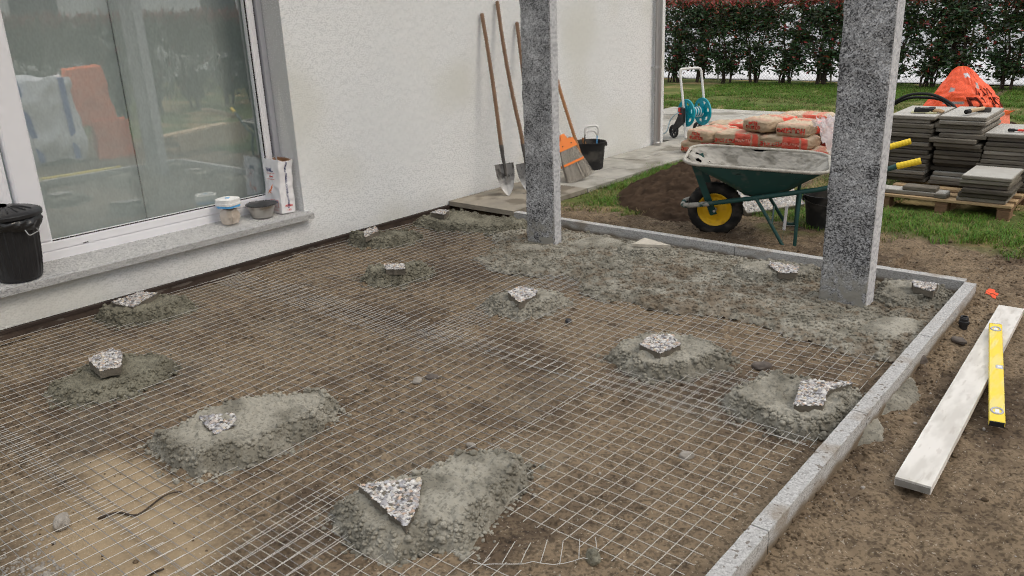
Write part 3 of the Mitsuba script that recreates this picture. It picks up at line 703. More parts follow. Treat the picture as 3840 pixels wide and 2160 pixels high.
def sheet(label, ox, oy, ang, xs, ys_, lift, seed, over=.03, clip=None, bent=0.0):
    k = thing('wire_mesh', label, 'wire mesh')
    rg = np.random.default_rng(seed)
    c, s = math.cos(ang), math.sin(ang)
    def to(u, v): return ox + c * u - s * v, oy + s * u + c * v
    def run(us, vs, dz, endup):
        x, y = to(us, vs)
        x = x + .010 * (nz(x, y, 2.2, 2, seed + 40) - .5); y = y + .010 * (nz(x, y, 2.0, 2, seed + 41) - .5)
        z = sheet_z(x, y, lift, seed) + dz
        if endup:
            t = np.linspace(0, 1, len(x)); e = np.clip((t - .985 + .0), 0, 1) / .015
            e = np.clip((t * endup[1] - (endup[1] - .12)) / .12, 0, 1)
            z = z + endup[0] * e ** 2; x = x + endup[2] * e ** 2
        P_ = np.stack([x, y, z], 1)
        if clip is not None:
            ok = clip(x, y)
            if ok.sum() < 2: return
            i = np.nonzero(ok)[0]; P_ = P_[i[0]:i[-1] + 1]
        if len(P_) > 1: put(wire_tube(P_), 'mat_wire' if dz > 0 or seed in (3, 4, 6) else 'mat_wire_dull', k, 'wire', smooth=True)
    step = .055
    for v in ys_:
        L = xs[-1] - xs[0] + 2 * over
        u = np.linspace(xs[0] - over - rg.uniform(0, .015), xs[-1] + over, max(3, int(L / step)))
        run(u, np.full_like(u, v + rg.normal(0, .0015)), -.0012, None)
    for u0 in xs:
        L = ys_[-1] - ys_[0] + 2 * over
        v = np.linspace(ys_[0] - over, ys_[-1] + over + rg.uniform(0, .02), max(3, int(L / step)))
        run(np.full_like(v, u0 + rg.normal(0, .0015)), v, .0016, (bent * rg.uniform(.4, 1.2), L, bent * rg.uniform(.4, 1.9)) if bent else None)
A_ = np.arange
inside = lambda x, y: (x > .035) & (x < kerb_x(y) - .006) & (y < 5.16)
sheet('steel mesh sheet at the back left, running to the wall', .06, 2.80, -.006, A_(0, 2.16, .061), A_(0, 2.05, .061), .003, 1, clip=inside)
sheet('large steel mesh sheet in the middle of the patio, its wire ends fanned out', .07, .95, .014, A_(0, 3.13, .061), A_(0, 2.03, .061), .006, 2, bent=.016, clip=inside)
sheet('steel mesh sheet at the back right, half buried in concrete', 2.00, 2.92, .018, A_(0, 2.3, .061), A_(0, 1.40, .061), .001, 3, clip=inside)
sheet('steel mesh sheet along the right kerb, its cut edge near the triangular slab mound', 3.17, 1.90, -.012, A_(0, 1.12, .061), A_(0, 1.50, .061), .010, 4, clip=inside)
sheet('steel mesh sheet at the front left, lapped over the middle one', .25, -.55, .004, A_(0, 2.90, .061), A_(0, 1.56, .061), .012, 5, over=.035, clip=lambda x, y: inside(x, y) & (y > -.5))
sheet('small steel mesh sheet at the bottom edge, in front of the nearest mound', 2.95, .60, .05, A_(0, .95, .061), A_(0, 1.00, .061), .006, 6, clip=inside)
# comb-like offcut of mesh
k = thing('wire_offcut', 'comb-like offcut of steel mesh with seven short tines, lying on bare soil', 'wire offcut')
a = np.array([3.62, 1.60]); b = np.array([3.925, 1.86])
ln = b - a; L = np.linalg.norm(ln); d = ln / L
cr = np.array([-.045, .095])
zz = lambda p: float(patio_z(np.array([p[0]]), np.array([p[1]]))[0]) + .014
spine = [np.append(a + d * t * L + np.array([.010, -.012]) * math.sin(t * 3.1), 0) for t in np.linspace(-.03, 1.02, 14)]
for p in spine: p[2] = zz(p)
put(wire_tube(np.array(spine)), 'mat_wire', k, 'spine', smooth=True)
for i in range(7):
    p = a + d * (L * (.05 + .155 * i)) + np.array([.010, -.012]) * math.sin((.05 + .155 * i) * 3.1)
    q = p + cr * (.95 + .05 * (i % 2)) + d * .008 * (3 - i)
    P_ = np.array([[*(p - cr * .06), zz(p) + .003], [*p, zz(p) + .003], [*((p + q) / 2), zz(p) + .008], [*q, zz(q) + .012]])
    put(wire_tube(P_), 'mat_wire', k, 'tine', smooth=True)

# ================================================================ STONES, CRUMBS, TWIGS
def stone(x, y, r, label, mat, seed, base=patio_z, flat=.6):
    k = thing('stone', label, 'stone')
    m = trimesh.creation.icosphere(subdivisions=3, radius=1)
    m = displace(m, .35, 1.3, 3, seed)
    m.vertices *= [r, r * .75, r * flat]
    m.apply_transform(trimesh.transformations.rotation_matrix(seed * 1.7, [0, 0, 1]))
    z = float(base(np.array([x]), np.array([y]))[0])
    m.apply_translation([x, y, z + r * flat * .55])
    put(m, mat, k, smooth=True)
stone(2.44, 2.47, .028, 'small grey stone beside a brown flat one in mid-mesh', 'mat_stone_light', 1)
stone(2.46, 2.55, .036, 'flat brown stone beside a small grey one in mid-mesh', 'mat_stone_dark', 2, flat=.35)
stone(2.57, 3.54, .026, 'small black stone right of the central mound', 'mat_black_plastic', 3)
stone(3.08, 2.16, .022, 'rounded pale pebble above the nearest mound', 'mat_stone_light', 4)
stone(2.27, .86, .035, 'grey lump of stone on the mesh at the lower left', 'mat_stone_light', 5, flat=.9)
stone(3.83, 2.61, .03, 'pale stone on the soil between the right mesh wires', 'mat_stone_light', 6)
stone(3.905, 1.85, .032, 'round concrete crumb beside the wire offcut', 'mat_concrete_dark', 7, flat=.9)
stone(3.72, 3.57, .05, 'flat brown clod between the two right-hand mounds', 'mat_stone_dark', 8, flat=.4)
stone(4.40, 4.43, .04, 'flat brown stone outside the right kerb near the pipe cap', 'mat_stone_dark', 9, ground_z, .4)
stone(4.31, 4.05, .04, 'dark stone outside the right kerb above the smeared concrete', 'mat_stone_dark', 10, ground_z, .8)
def crumbs(name, n, fn, base, r0, r1, mat, seed):
    rg = np.random.default_rng(seed)
    ico = [displace(trimesh.creation.icosphere(subdivisions=1, radius=1), .4, 1.1, 2, s) for s in range(5)]
    V, Fc, o = [], [], 0
    xy = fn(rg, n)
    z = base(xy[:, 0], xy[:, 1])
    for i in range(len(xy)):
        m = ico[i % 5]; r = rg.uniform(r0, r1) * (1 + 1.2 * (rg.random() < .06))
        a = rg.uniform(0, 6.3); c, s = math.cos(a), math.sin(a)
        v = m.vertices * [r, r * .8, r * rg.uniform(.5, .9)]
        v = np.stack([c * v[:, 0] - s * v[:, 1] + xy[i, 0], s * v[:, 0] + c * v[:, 1] + xy[i, 1], v[:, 2] + z[i] + r * .15], 1)
        V.append(v); Fc.append(m.faces + o); o += len(v)
    labels[name] = {'label': 'loose crumbs of soil and grit strewn over the ground', 'category': 'soil crumbs', 'kind': 'stuff'}
    put(trimesh.Trimesh(np.concatenate(V), np.concatenate(Fc), process=False), mat, name, smooth=False)
crumbs('soil_crumbs', 1500, lambda g, n: np.stack([g.uniform(.1, 4.2, n), g.uniform(.3, 4.9, n)], 1), patio_z, .002, .0055, 'mat_crumb', 1)
def outer(g, n):
    y = g.uniform(1.6, 6.4, n); d = np.abs(g.normal(0, .12, n)); x = kerb_x(np.minimum(y, 5.2)) + .07 + d
    far = g.random(n) < .55
    x = np.where(far, g.uniform(4.36, 5.3, n), x)
    b = g.random(n) < .25
    return np.stack([np.where(b, g.uniform(.9, 4.4, n), x), np.where(b, g.uniform(5.3, 6.3, n), y)], 1)
crumbs('soil_clods', 2600, outer, ground_z, .003, .0075, 'mat_crumb', 2)
labels['soil_clods']['label'] = 'dark clods crumbled along the outside of the kerbs'
crumbs('soil_grit', 700, lambda g, n: np.concatenate([outer(g, n // 2), np.stack([g.uniform(.1, 4.2, n // 2), g.uniform(.3, 4.4, n // 2)], 1)]), lambda x, y: np.where((x < kerb_x(y)) & (y < 5.2), patio_z(x, y), ground_z(x, y)), .002, .0045, 'mat_stone_light', 5)
labels['soil_grit']['label'] = 'pale grit grains scattered through the soil'
crumbs('gravel', 420, lambda g, n: np.stack([2.50 + g.normal(0, .14, n), .66 + g.normal(0, .07, n)], 1), patio_z, .003, .008, 'mat_stone_light', 9)
labels['gravel']['label'] = 'patch of fine gravel on the soil in the lower left corner'
def twig(pts, r, label, base=patio_z):
    k = thing('twig', label, 'twig')
    P_ = smooth_path([[x, y, float(base(np.array([x]), np.array([y]))[0]) + .006 + .004 * (i % 2)] for i, (x, y) in enumerate(pts)], 6)
    put(tube(P_, np.linspace(r, r * .5, len(P_)), 6), 'mat_bark', k, smooth=True)
twig([(2.33, .96), (2.36, 1.02), (2.43, 1.06), (2.40, 1.18), (2.42, 1.24)], .005, 'thin dark twig across the pale clay at the lower left')
twig([(2.86, .80), (2.83, .86), (2.80, .92), (2.81, .96)], .006, 'short dark twig on the clay near the bottom edge')
# orange survey paint on the soil by the corner
k = thing('paint_mark', 'splash of orange marking paint on the soil beside the kerb corner', 'paint mark')
rg = np.random.default_rng(4)
bl = shapely.union_all([Point(4.36 + rg.normal(0, .018), 5.38 + rg.normal(0, .05)).buffer(rg.uniform(.004, .012)) for _ in range(20)])
ms = []
for g in getattr(bl, 'geoms', [bl]):
    x0, y0, x1, y1 = g.bounds
    ms.append(grid(np.arange(x0, x1, .007), np.arange(y0, y1, .007), lambda X, Y: ground_z(X, Y) + .0045, keep=lambda X, Y, Z: shapely.contains_xy(g, X, Y)))
put(cat([m for m in ms if len(m.faces)]), 'mat_spray', k, smooth=True)
# black threaded cap
k = thing('pipe_cap', 'black plastic threaded pipe fitting sticking up outside the right kerb', 'pipe fitting')
put(place(lathe([(0, -.03), (.021, -.03), (.021, .028), (.026, .028), (.026, .046), (.022, .048), (.022, .062), (.019, .066), (.019, .072), (.013, .072), (.013, .05), (0, .05)], 20), (4.37, 4.655, -.005)), 'mat_black_plastic', k, smooth=35)
# stone plank and spirit level
k = thing('stone_plank', 'long pale stone plank lying on the bare soil at the right', 'plank')
a, b = np.array([4.60, 2.86]), np.array([4.527, 5.02])
d = (b - a) / np.linalg.norm(b - a)
m = displace(gridbox(np.linalg.norm(b - a), .122, .034, .03), .0012, 12, 2, 3)
m = frame(m, ((a + b)[0] / 2, (a + b)[1] / 2, .026), [d[0], d[1], 0], [-d[1], d[0], 0], [0, 0, 1])
put(m, 'mat_plank', k, smooth=40)
m = bx(-.0005, .0, -.058, .058, -.014, .010, .0001); m.apply_translation([-np.linalg.norm(b - a) / 2 - .003, 0, 0])
put(frame(m, ((a + b)[0] / 2, (a + b)[1] / 2, .026), [d[0], d[1], 0], [-d[1], d[0], 0], [0, 0, 1]), 'mat_plank_side', k, 'dark_end')
k = thing('spirit_level', 'yellow spirit level resting across the stone plank', 'spirit level')
a, b = np.array([4.525, 4.60, .068]), np.array([4.745, 3.50, .040])
X_ = (b - a) / np.linalg.norm(b - a); Y_ = np.cross([0, 0, 1.0], X_); Y_ /= np.linalg.norm(Y_); Z_ = np.cross(X_, Y_)
LL = np.linalg.norm(b - a)
fr = lambda m: frame(m, (a + b) / 2 + Z_ * .0, X_, Y_, Z_)
put(fr(cbox(LL - .012, .058, .024, .003)), 'mat_level', k, 'body')
for s in (-1, 1): put(fr(cbox(.006, .054, .021, .001, (s * (LL / 2 - .003), 0, 0))), 'mat_black_rubber', k, 'end_cap')
def ring(x, rx, ry):
    t = np.linspace(0, 2 * np.pi, 25)
    return tube(np.stack([x + rx * np.cos(t), ry * np.sin(t), np.full(25, .0125)], 1), .0045, 6, caps=False)
for x, rx in ((LL / 2 - .10, .028), (-LL / 2 + .085, .026)):
    put(fr(ring(x, rx, .021)), 'mat_grey_rail', k, 'vial_ring', smooth=True)
    put(fr(cbox(.034, .016, .004, .001, (x, 0, .0115))), 'mat_white_paint', k, 'vial')
put(fr(cbox(.042, .030, .003, .0008, (.0, .012, .0115))), 'mat_grey_rail', k, 'vial_ring')
put(fr(cbox(.022, .018, .004, .0008, (.0, .012, .0125))), 'mat_white_paint', k, 'vial')

# ================================================================ OBJECTS: lettering helper
def letters(text, h, bold=False, depth=.0012):
    m = meshkit.text_mesh(text, h, depth, bold)
    m.apply_translation([-(m.bounds[0][0] + m.bounds[1][0]) / 2, -(m.bounds[0][1] + m.bounds[1][1]) / 2, 0])
    return m

# ---------------------------------------------------------------- things on the sill
def sill_z(x): return .303 + (.072 - x) / .342 * .033
# dustbin
cx, cy, z0 = -.062, 1.652, .3165
b = thing('dustbin', 'black plastic dustbin with a bin liner under its lid, on the sill', 'dustbin')
nn = 48
def ribbed(profile, n=96, amp=.0035, k=24):
    m = lathe(profile, n)
    v = m.vertices; th = np.arctan2(v[:, 1], v[:, 0]); r = np.hypot(v[:, 0], v[:, 1])
    m.vertices[:, :2] *= (1 + amp / np.maximum(r, .01) * np.where(np.cos(th * k) > .2, 1, -1) * ((v[:, 2] > .02) & (v[:, 2] < .30)))[:, None]
    return m
put(ribbed([(0, 0), (.112, 0), (.120, .012), (.130, .10), (.142, .24), (.150, .33), (.157, .333), (.158, .375), (.150, .378), (.14, .37)]).apply_translation([cx, cy, z0]), 'mat_black_plastic', b, 'body', smooth=30)
lid = lathe([(.170, .372), (.186, .374), (.188, .392), (.180, .402), (.150, .414), (.09, .428), (.0, .432)], 56)
put(lid.apply_translation([cx, cy, z0]), 'mat_black_plastic', b, 'lid', smooth=30)
for j in range(9):
    th = -1.9 + j * .33
    rib = tube([(cx + r_ * math.cos(th), cy + r_ * math.sin(th), z0 + zz_) for r_, zz_ in ((.05, .432), (.10, .428), (.15, .416))], .004, 6)
    put(rib, 'mat_black_plastic', b, 'lid_rib', smooth=True)
put(lathe([(.0, .436), (.045, .436), (.05, .43)], 24).apply_translation([cx - .02, cy - .03, z0 + .004]), 'mat_black_rubber', b, 'lid_grip', smooth=30)
th = np.linspace(0, 2 * np.pi, 120); g = grid(th, np.linspace(0, 1, 10), lambda X, Y: X * 0)
TH, VV = g.vertices[:, 0].copy(), g.vertices[:, 1].copy()
hang = .055 + .05 * nz(np.cos(TH) * 1.2, np.sin(TH) * 1.2, 2.2, 2, 5)
rr = .162 + .028 * np.sin(VV * np.pi) * nz(np.cos(TH) * 1.5, np.sin(TH) * 1.5 + VV, 4, 2, 6) + .010 * (nz(np.cos(TH) * 2, np.sin(TH) * 2 + VV * .6, 9, 2, 8) - .5)
g.vertices = np.stack([cx + rr * np.cos(TH), cy + rr * np.sin(TH), z0 + .378 - VV * hang], 1)
put(g, 'mat_bin_bag', b, 'bin_liner', smooth=True)
def on_bin(th, r, z): return (cx + r * math.cos(th), cy + r * math.sin(th), z0 + z)
hp = bend([on_bin(.12, .152, .318), on_bin(.14, .165, .312), on_bin(.20, .182, .272), on_bin(.62, .182, .285), on_bin(.68, .152, .30)], .012)
put(tube(hp, .0032, 8), 'mat_galv', b, 'handle', smooth=True)

# jar
jx, jy = -.115, 3.092; jz = sill_z(jx) + .001
k = thing('plastic_jar', 'clear plastic jar with a white lid and blue band on the sill', 'jar')
def sq(profile, p=4.0, n=48):
    m = lathe(profile, n); v = m.vertices
    th = np.arctan2(v[:, 1], v[:, 0]); s = (np.abs(np.cos(th)) ** p + np.abs(np.sin(th)) ** p) ** (-1 / p)
    m.vertices[:, :2] *= s[:, None]; return m
put(place(sq([(0, 0), (.060, 0), (.066, .006), (.068, .02), (.068, .135), (.060, .150)]), (jx, jy, jz), .3), 'mat_jar', k, 'body', smooth=40)
put(place(sq([(.0685, .127), (.0692, .127), (.0692, .142), (.0685, .142)]), (jx, jy, jz), .3), 'mat_blue', k, 'blue_band', smooth=40)
put(place(sq([(.066, .143), (.074, .143), (.075, .158), (.072, .160), (.072, .186), (.066, .190), (0, .190)]), (jx, jy, jz), .3), 'mat_white_paint', k, 'lid', smooth=40)
put(place(cbox(.03, .022, .003, .001), (jx, jy, jz + .1915), .3), 'mat_blue', k, 'lid_button')
k = thing('paper_packet', 'crumpled cream paper packet inside the clear jar', 'packet')
m = displace(gridbox(.108, .108, .104, .009), .012, 24, 3, 4); m.vertices[:, :2] *= (1 - .22 * np.abs(m.vertices[:, 2:3]) / .05)
put(place(m, (jx, jy, jz + .058), .5), 'mat_flour', k, smooth=25)

# steel bowl
px, py = -.105, 3.352; pz = sill_z(px) + .003
k = thing('steel_bowl', 'brushed steel bowl with a black lid between the jar and the flour bag', 'bowl')
put(lathe([(0, 0), (.074, 0), (.080, .006), (.096, .066), (.100, .070), (.103, .088), (.110, .092), (.108, .094)], 48).apply_translation([px, py, pz]), 'mat_steel', k, 'body', smooth=30)
put(lathe([(.111, .092), (.114, .096), (.113, .100), (.05, .105), (0, .106)], 48).apply_translation([px, py, pz]), 'mat_black_plastic', k, 'lid', smooth=30)
for s in (0.2, 3.3):
    put(place(cbox(.012, .03, .008, .003), (px + .113 * math.cos(s), py + .113 * math.sin(s), pz + .098), s), 'mat_black_plastic', k, 'lid_tab')

# flour bag: paper block bag, crumpled; all prints ride on the same surface
def crumple(P_, seed, amp, f): return (meshkit.fbm(P_ * f, 3, seed) - .5) * 2 * amp
def flour_pt(face, u, v, off=0.0):
    """face 0 = towards -y ('left'), 1 = towards +x ('right'), 2, 3 the rear ones; u, v in 0..1"""
    w, d, h = .185, .120, .405
    u, v = np.asarray(u, float), np.asarray(v, float)
    hw, hd = w / 2, d / 2
    c = [(-hw, -hd), (hw, -hd), (hw, hd), (-hw, hd)]
    a, b = np.array(c[face]), np.array(c[(face + 1) % 4])
    xy = a + (b - a) * u[..., None]
    nrm = np.array([(b - a)[1], -(b - a)[0]]); nrm /= np.linalg.norm(nrm)
    bul = .010 * np.sin(np.pi * u) * np.sin(np.pi * np.clip(v, 0, 1)) * (1.3 if face % 2 == 0 else .3)
    waist = 1 - .06 * np.exp(-((v - .62) / .2) ** 2) + .03 * v
    xy = xy * waist[..., None] + nrm * (bul + off)[..., None]
    z = h * v
    p = np.stack([xy[..., 0], xy[..., 1], z], -1)
    q = p * [1, 1, .55]
    p[..., :2] += np.stack([crumple(q, 3, .012, 22), crumple(q + 5, 4, .012, 22)], -1) * np.clip(v * 4, .2, 1)[..., None]
    p[..., 2] += np.where(v > .97, .016 * (nz(xy[..., 0], xy[..., 1], 40, 2, 7) - .6), 0) - .012 * np.where(v > .9, np.sin(np.pi * u) * (face % 2 == 1), 0)
    return p
FBM = trimesh.transformations.translation_matrix([-.130, 3.535, sill_z(-.13)]) @ trimesh.transformations.rotation_matrix(.02, [0, 0, 1]) @ trimesh.transformations.rotation_matrix(-.05, [1, 0, 0])
k = thing('flour_bag', 'open white paper flour bag with blue lettering, in the corner of the sill', 'paper bag')
fs = []
for fc in range(4):
    g = grid(np.linspace(0, 1, 26), np.linspace(0, 1, 60), lambda X, Y: X * 0)
    g.vertices = flour_pt(fc, g.vertices[:, 0], g.vertices[:, 1]); fs.append(g)
fb = cat(fs); fb.merge_vertices(digits_vertex=5); fb.apply_transform(FBM)
put(fb, 'mat_paper', k, 'body', smooth=50)
fs = []
for fc in range(4):
    g = grid(np.linspace(0, 1, 20), np.linspace(.72, .992, 12), lambda X, Y: X * 0)
    g.vertices = flour_pt(fc, g.vertices[:, 0], g.vertices[:, 1], np.full(len(g.vertices), -.0025)); fs.append(g)
m = cat(fs); m.apply_transform(FBM); put(m, 'mat_paper_brown', k, 'inner_lining', smooth=50)
def flour_print(m, face, mat, part, u0, v0, su, sv, vertical=False):
    """m: lettering in metres about the origin; laid at (u0, v0) of a face"""
    m = m.copy()
    m.vertices = m.vertices @ np.diag([1, 1, 1.0])
    m = m.subdivide_to_size(.012)if hasattr(m, 'subdivide_to_size') else m
    W_, H_ = (.185, .405) if face % 2 == 0 else (.120, .405)
    x, y = m.vertices[:, 0], m.vertices[:, 1]
    if vertical: x, y = -y, x
    m.vertices = flour_pt(face, u0 + x / W_, v0 + y / H_, .0012 + m.vertices[:, 2])
    m.apply_transform(FBM); put(m, mat, k, part)
flour_print(letters('VAL.', .026, True), 0, 'mat_print_blue', 'lettering', .44, .80, 1, 1)
flour_print(letters('FARINA DI GRANO TENERO TIPO "00"', .0145, True), 1, 'mat_print_blue', 'lettering', .52, .545, 1, 1, True)
flour_print(letters('TENERO', .012, True), 0, 'mat_print_blue', 'lettering', .66, .215, 1, 1)
flour_print(letters('GRANO', .010), 0, 'mat_print_red', 'lettering', .52, .68, 1, 1)
def strip2(pts, w):
    return trimesh.creation.extrude_polygon(LineString(pts).buffer(w / 2), .001, engine='earcut')
flour_print(strip2([(-.05, 0), (.05, 0)], .002), 0, 'mat_print_red', 'print_line', .52, .735, 1, 1)
flour_print(strip2([(-.05, 0), (.05, 0)], .002), 0, 'mat_print_red', 'print_line', .52, .63, 1, 1)
flour_print(strip2([(-.04, -.035), (.04, -.035), (.04, .02), (-.04, .02), (-.04, -.035)], .002), 0, 'mat_print_red', 'print_line', .62, .20, 1, 1)
flour_print(strip2([(-.06, 0), (.06, 0)], .0025), 0, 'mat_print_red', 'print_line', .5, .055, 1, 1)
em = trimesh.creation.extrude_polygon(shapely.union_all([LineString([(-.03, -.01), (-.015, .006), (-.035, -.028)]).buffer(.003), LineString([(-.03, -.004), (.0, -.006), (.018, -.018)]).buffer(.004), Polygon([(.0, -.008), (.014, .004), (.022, .030), (.033, .046), (.031, .02), (.022, .0)])]), .001, engine='earcut')
flour_print(em, 0, 'mat_print_orange', 'emblem', .42, .42, 1, 1)
for vv in (.150, .137, .124): flour_print(strip2([(-.03, 0), (.03, 0)], .003), 1, 'mat_print_red', 'print_line', .55, vv, 1, 1)
flour_print(letters('7 & 8', .011, True), 1, 'mat_print_red', 'lettering', .55, .055, 1, 1)

# ---------------------------------------------------------------- tools along the wall
def shovel(tip, top, label, blade_l=.30, blade_w=.185, seed=0, curve=.0, face=(.8, -.6)):
    k = thing('shovel', label, 'shovel')
    tip, top = np.array(tip, float), np.array(top, float)
    ax = (top - tip) / np.linalg.norm(top - tip)
    nrm = np.array([face[0], face[1], 0]); nrm -= ax * (nrm @ ax); nrm /= np.linalg.norm(nrm)
    side = np.cross(ax, nrm)
    # blade: grid in (s across, t along), dished, pointed
    tt, uu = np.linspace(0, 1, 28), np.linspace(-1, 1, 21)
    Tt, U = np.meshgrid(tt, uu)
    half = blade_w / 2 * (1 - (1 - Tt) ** 2.3) ** .75 * (1 - .05 * Tt)
    sx = U * half
    dish = -.030 * (1 - (U * .9) ** 2) * (.35 + .65 * Tt) + .012 * np.exp(-(U / .16) ** 2) * sst(.15, .6, Tt)
    P_ = tip + ax * (Tt * blade_l)[..., None] + side * sx[..., None] + nrm * dish[..., None]
    f = []
    n = len(tt)
    for i in range(len(uu) - 1):
        for j in range(n - 1):
            a = i * n + j; f += [(a, a + 1, a + n + 1), (a, a + n + 1, a + n)]
    g = trimesh.Trimesh(P_.reshape(-1, 3), f, process=False)
    back = g.copy(); back.vertices = back.vertices - nrm * .003; back.invert()
    put(cat([g, back]), 'mat_blade', k, 'blade', smooth=True)
    base = tip - nrm * .012
    soc = np.array([base + ax * blade_l * .62 + nrm * .006, base + ax * blade_l * .9 + nrm * .008, base + ax * (blade_l + .06), base + ax * (blade_l + .17)])
    put(tube(smooth_path(soc, 5), np.linspace(.010, .0205, 16), 12), 'mat_iron', k, 'socket', smooth=True)
    h = [base + ax * (blade_l + .155)]
    L = np.linalg.norm(top - tip)
    for t in np.linspace(.33, 1, 9): h.append(base + ax * (L * t) + side * curve * math.sin((t - .33) / .67 * 3.1) + nrm * .012 * math.sin((t - .33) / .67 * 3.1))
    h = np.array(h); r = np.linspace(.0185, .0165, len(h)); r[-1] = .018
    hp = smooth_path(h, 4); rr = np.interp(np.linspace(0, 1, len(hp)), np.linspace(0, 1, len(r)), r)
    hp = np.vstack([hp, hp[-1] + ax * .008]); rr = np.append(rr, .009)
    put(tube(hp, rr, 12), 'mat_handle', k, 'handle', smooth=True)
shovel((.36, 5.64, .092), (.035, 5.752, 1.69), 'pointed shovel leaning on the wall, leftmost of the long-handled tools', curve=.006, face=(.78, -.62))
shovel((.50, 5.80, .092), (.035, 5.962, 1.79), 'second shovel from the left, its blade half hidden by the first pillar', curve=-.014, face=(.45, -.9), blade_w=.21)
shovel((.40, 6.00, .092), (.035, 6.24, 1.60), 'shovel hidden behind the first pillar, only its handle tip showing left of it', curve=.0, face=(.8, -.6))
k = thing('tool_handle', 'orange-brown wooden pole leaning on the wall just behind the white broom stick', 'pole')
tp = np.array([[.42, 6.80, .10], [.24, 6.83, .5], [.05, 6.865, .93], [.02, 6.87, 1.02]])
put(tube(smooth_path(tp, 5), .0165, 12), 'mat_handle_orange', k, 'handle', smooth=True)
# broom
k = thing('broom', 'broom with orange head and long grey bristles, between the first pillar and bucket', 'broom')
top, hd, bot = np.array([.14, 6.44, .98]), np.array([.375, 6.50, .455]), np.array([.515, 6.53, .092])
ax = (top - hd) / np.linalg.norm(top - hd); side = np.array([.42, .90, 0]); side -= ax * (side @ ax); side /= np.linalg.norm(side); nrm = np.cross(side, ax)
put(tube([hd + ax * .03, top + ax * .35], .0115, 12), 'mat_white_paint', k, 'handle', smooth=True)
fr = lambda m, o: frame(m, o, side, ax, nrm)
sh = Polygon([(-.095, -.045), (.105, -.045), (.095, .03), (.03, .045), (.018, .095), (-.018, .095), (-.03, .045), (-.085, .03)])
m = trimesh.creation.extrude_polygon(sh.buffer(.006), .04, engine='earcut'); m.apply_translation([0, 0, -.02])
put(fr(m, hd - ax * .01), 'mat_orange', k, 'head')
for s in (-.05, .055): put(fr(trimesh.creation.cylinder(.006, .044), hd - ax * .02 + side * s), 'mat_black_rubber', k, 'screw')
rg = np.random.default_rng(8)
ax2 = (hd - bot) / np.linalg.norm(hd - bot)
bm = []
for i in range(420):
    u, w = rg.uniform(-1, 1), rg.uniform(-1, 1)
    a = hd - ax * .05 + side * u * .088 + nrm * w * .016
    e = bot + side * (u * .155 + .02 * u ** 2 + rg.normal(0, .004)) + nrm * w * .040 + ax2 * rg.uniform(0, .02)
    bm.append(tube([a, (a + e) / 2 + side * u * .006 + rg.normal(0, .002, 3), e], .0019, 3, caps=False))
put(cat(bm), 'mat_bristle', k, 'bristles', kind='stuff')
m = tube([hd - ax2 * .20 - side * .116 + nrm * .030, hd - ax2 * .19 + nrm * .036, hd - ax2 * .20 + side * .124 + nrm * .030], .004, 6)
band = cat([frame(cbox(.246, .022, .004, .001), hd - ax2 * .20 + side * .004 + nrm * s * .031, side, ax2, nrm) for s in (1, -1)])
put(band, 'mat_orange', k, 'band')
# bucket of hand tools
def bucket(loc, rb, rt, h, label, mat='mat_bucket', tilt=0, wire=None):
    k = thing('bucket', label, 'bucket')
    pr = [(0, 0), (rb - .008, 0), (rb, .008), (rt, h - .012), (rt + .010, h - .012), (rt + .011, h), (rt + .001, h), (rt - .004, h - .01), (rb - .004, .012), (0, .010)]
    put(place(lathe(pr, 48), loc, rx=tilt), mat, k, 'body', smooth=30)
    for s in (0, np.pi):
        put(place(cbox(.03, .02, .04, .004), (loc[0] + (rt + .004) * math.cos(s + .6), loc[1] + (rt + .004) * math.sin(s + .6), loc[2] + h - .03), s + .6), mat, k, 'lug')
    if wire is not None:
        th = np.linspace(0, np.pi, 20); c, s_ = math.cos(.6), math.sin(.6)
        P_ = []
        for t in th:
            a = (rt + .012) * math.cos(t); up = math.sin(t) * rt
            P_.append([loc[0] + a * c - s_ * wire[0] * up, loc[1] + a * s_ + c * wire[0] * up, loc[2] + h - .025 + wire[1] * up])
        put(tube(P_, .0035, 6), 'mat_iron', k, 'wire_handle', smooth=True)
    return k
bl = (.215, 7.145, .090)
bucket(bl, .142, .168, .285, 'black bucket of hand tools standing on the path by the wall', wire=(.95, -.12))
def stick(p, q, r0, r1, name, label, cat_, mat):
    k = thing(name, label, cat_)
    p, q = np.array(p), np.array(q)
    ts = [0, .08, .3, .6, .85, .96, 1.0]; rs = [r0, r0, r0 * .9, (r0 + r1) / 2, r1, r1 * .95, r1 * .4]
    put(tube([p + (q - p) * t for t in ts], rs, 12), mat, k, smooth=True)
stick((.20, 7.12, .15), (.065, 6.99, .435), .016, .0165, 'tool_handle', 'worn wooden hammer handle poking out of the bucket at its left', 'handle', 'mat_handle')
stick((.23, 7.16, .15), (.16, 7.10, .415), .012, .017, 'tool_handle', 'short orange-brown wooden handle in the middle of the tool bucket', 'handle', 'mat_handle_orange')
k = thing('hacksaw', 'hacksaw with a white grip and blue blade end standing in the bucket', 'hacksaw')
o = np.array([.235, 7.12, .30]); X_ = np.array([.62, .78, 0]); Z_ = np.array([0, 0, 1.0])
def hk(pts): return np.array([o + X_ * a + Z_ * b for a, b in pts])
put(tube(hk([(-.062, -.10), (-.055, .06), (-.045, .19)]), .007, 8), 'mat_iron', k, 'frame', smooth=True)
put(tube(bend(hk([(-.050, .155), (-.042, .235), (.075, .240), (.105, .205), (.085, .135)]), .03), .0125, 10), 'mat_white_paint', k, 'grip', smooth=True)
put(tube(bend(hk([(-.030, .17), (.0, .195), (.055, .185), (.082, .15)]), .02), .009, 8), 'mat_white_paint', k, 'grip_guard', smooth=True)
put(tube(hk([(.085, .14), (.072, -.10)]), .0065, 8), 'mat_blue', k, 'blade', smooth=True)

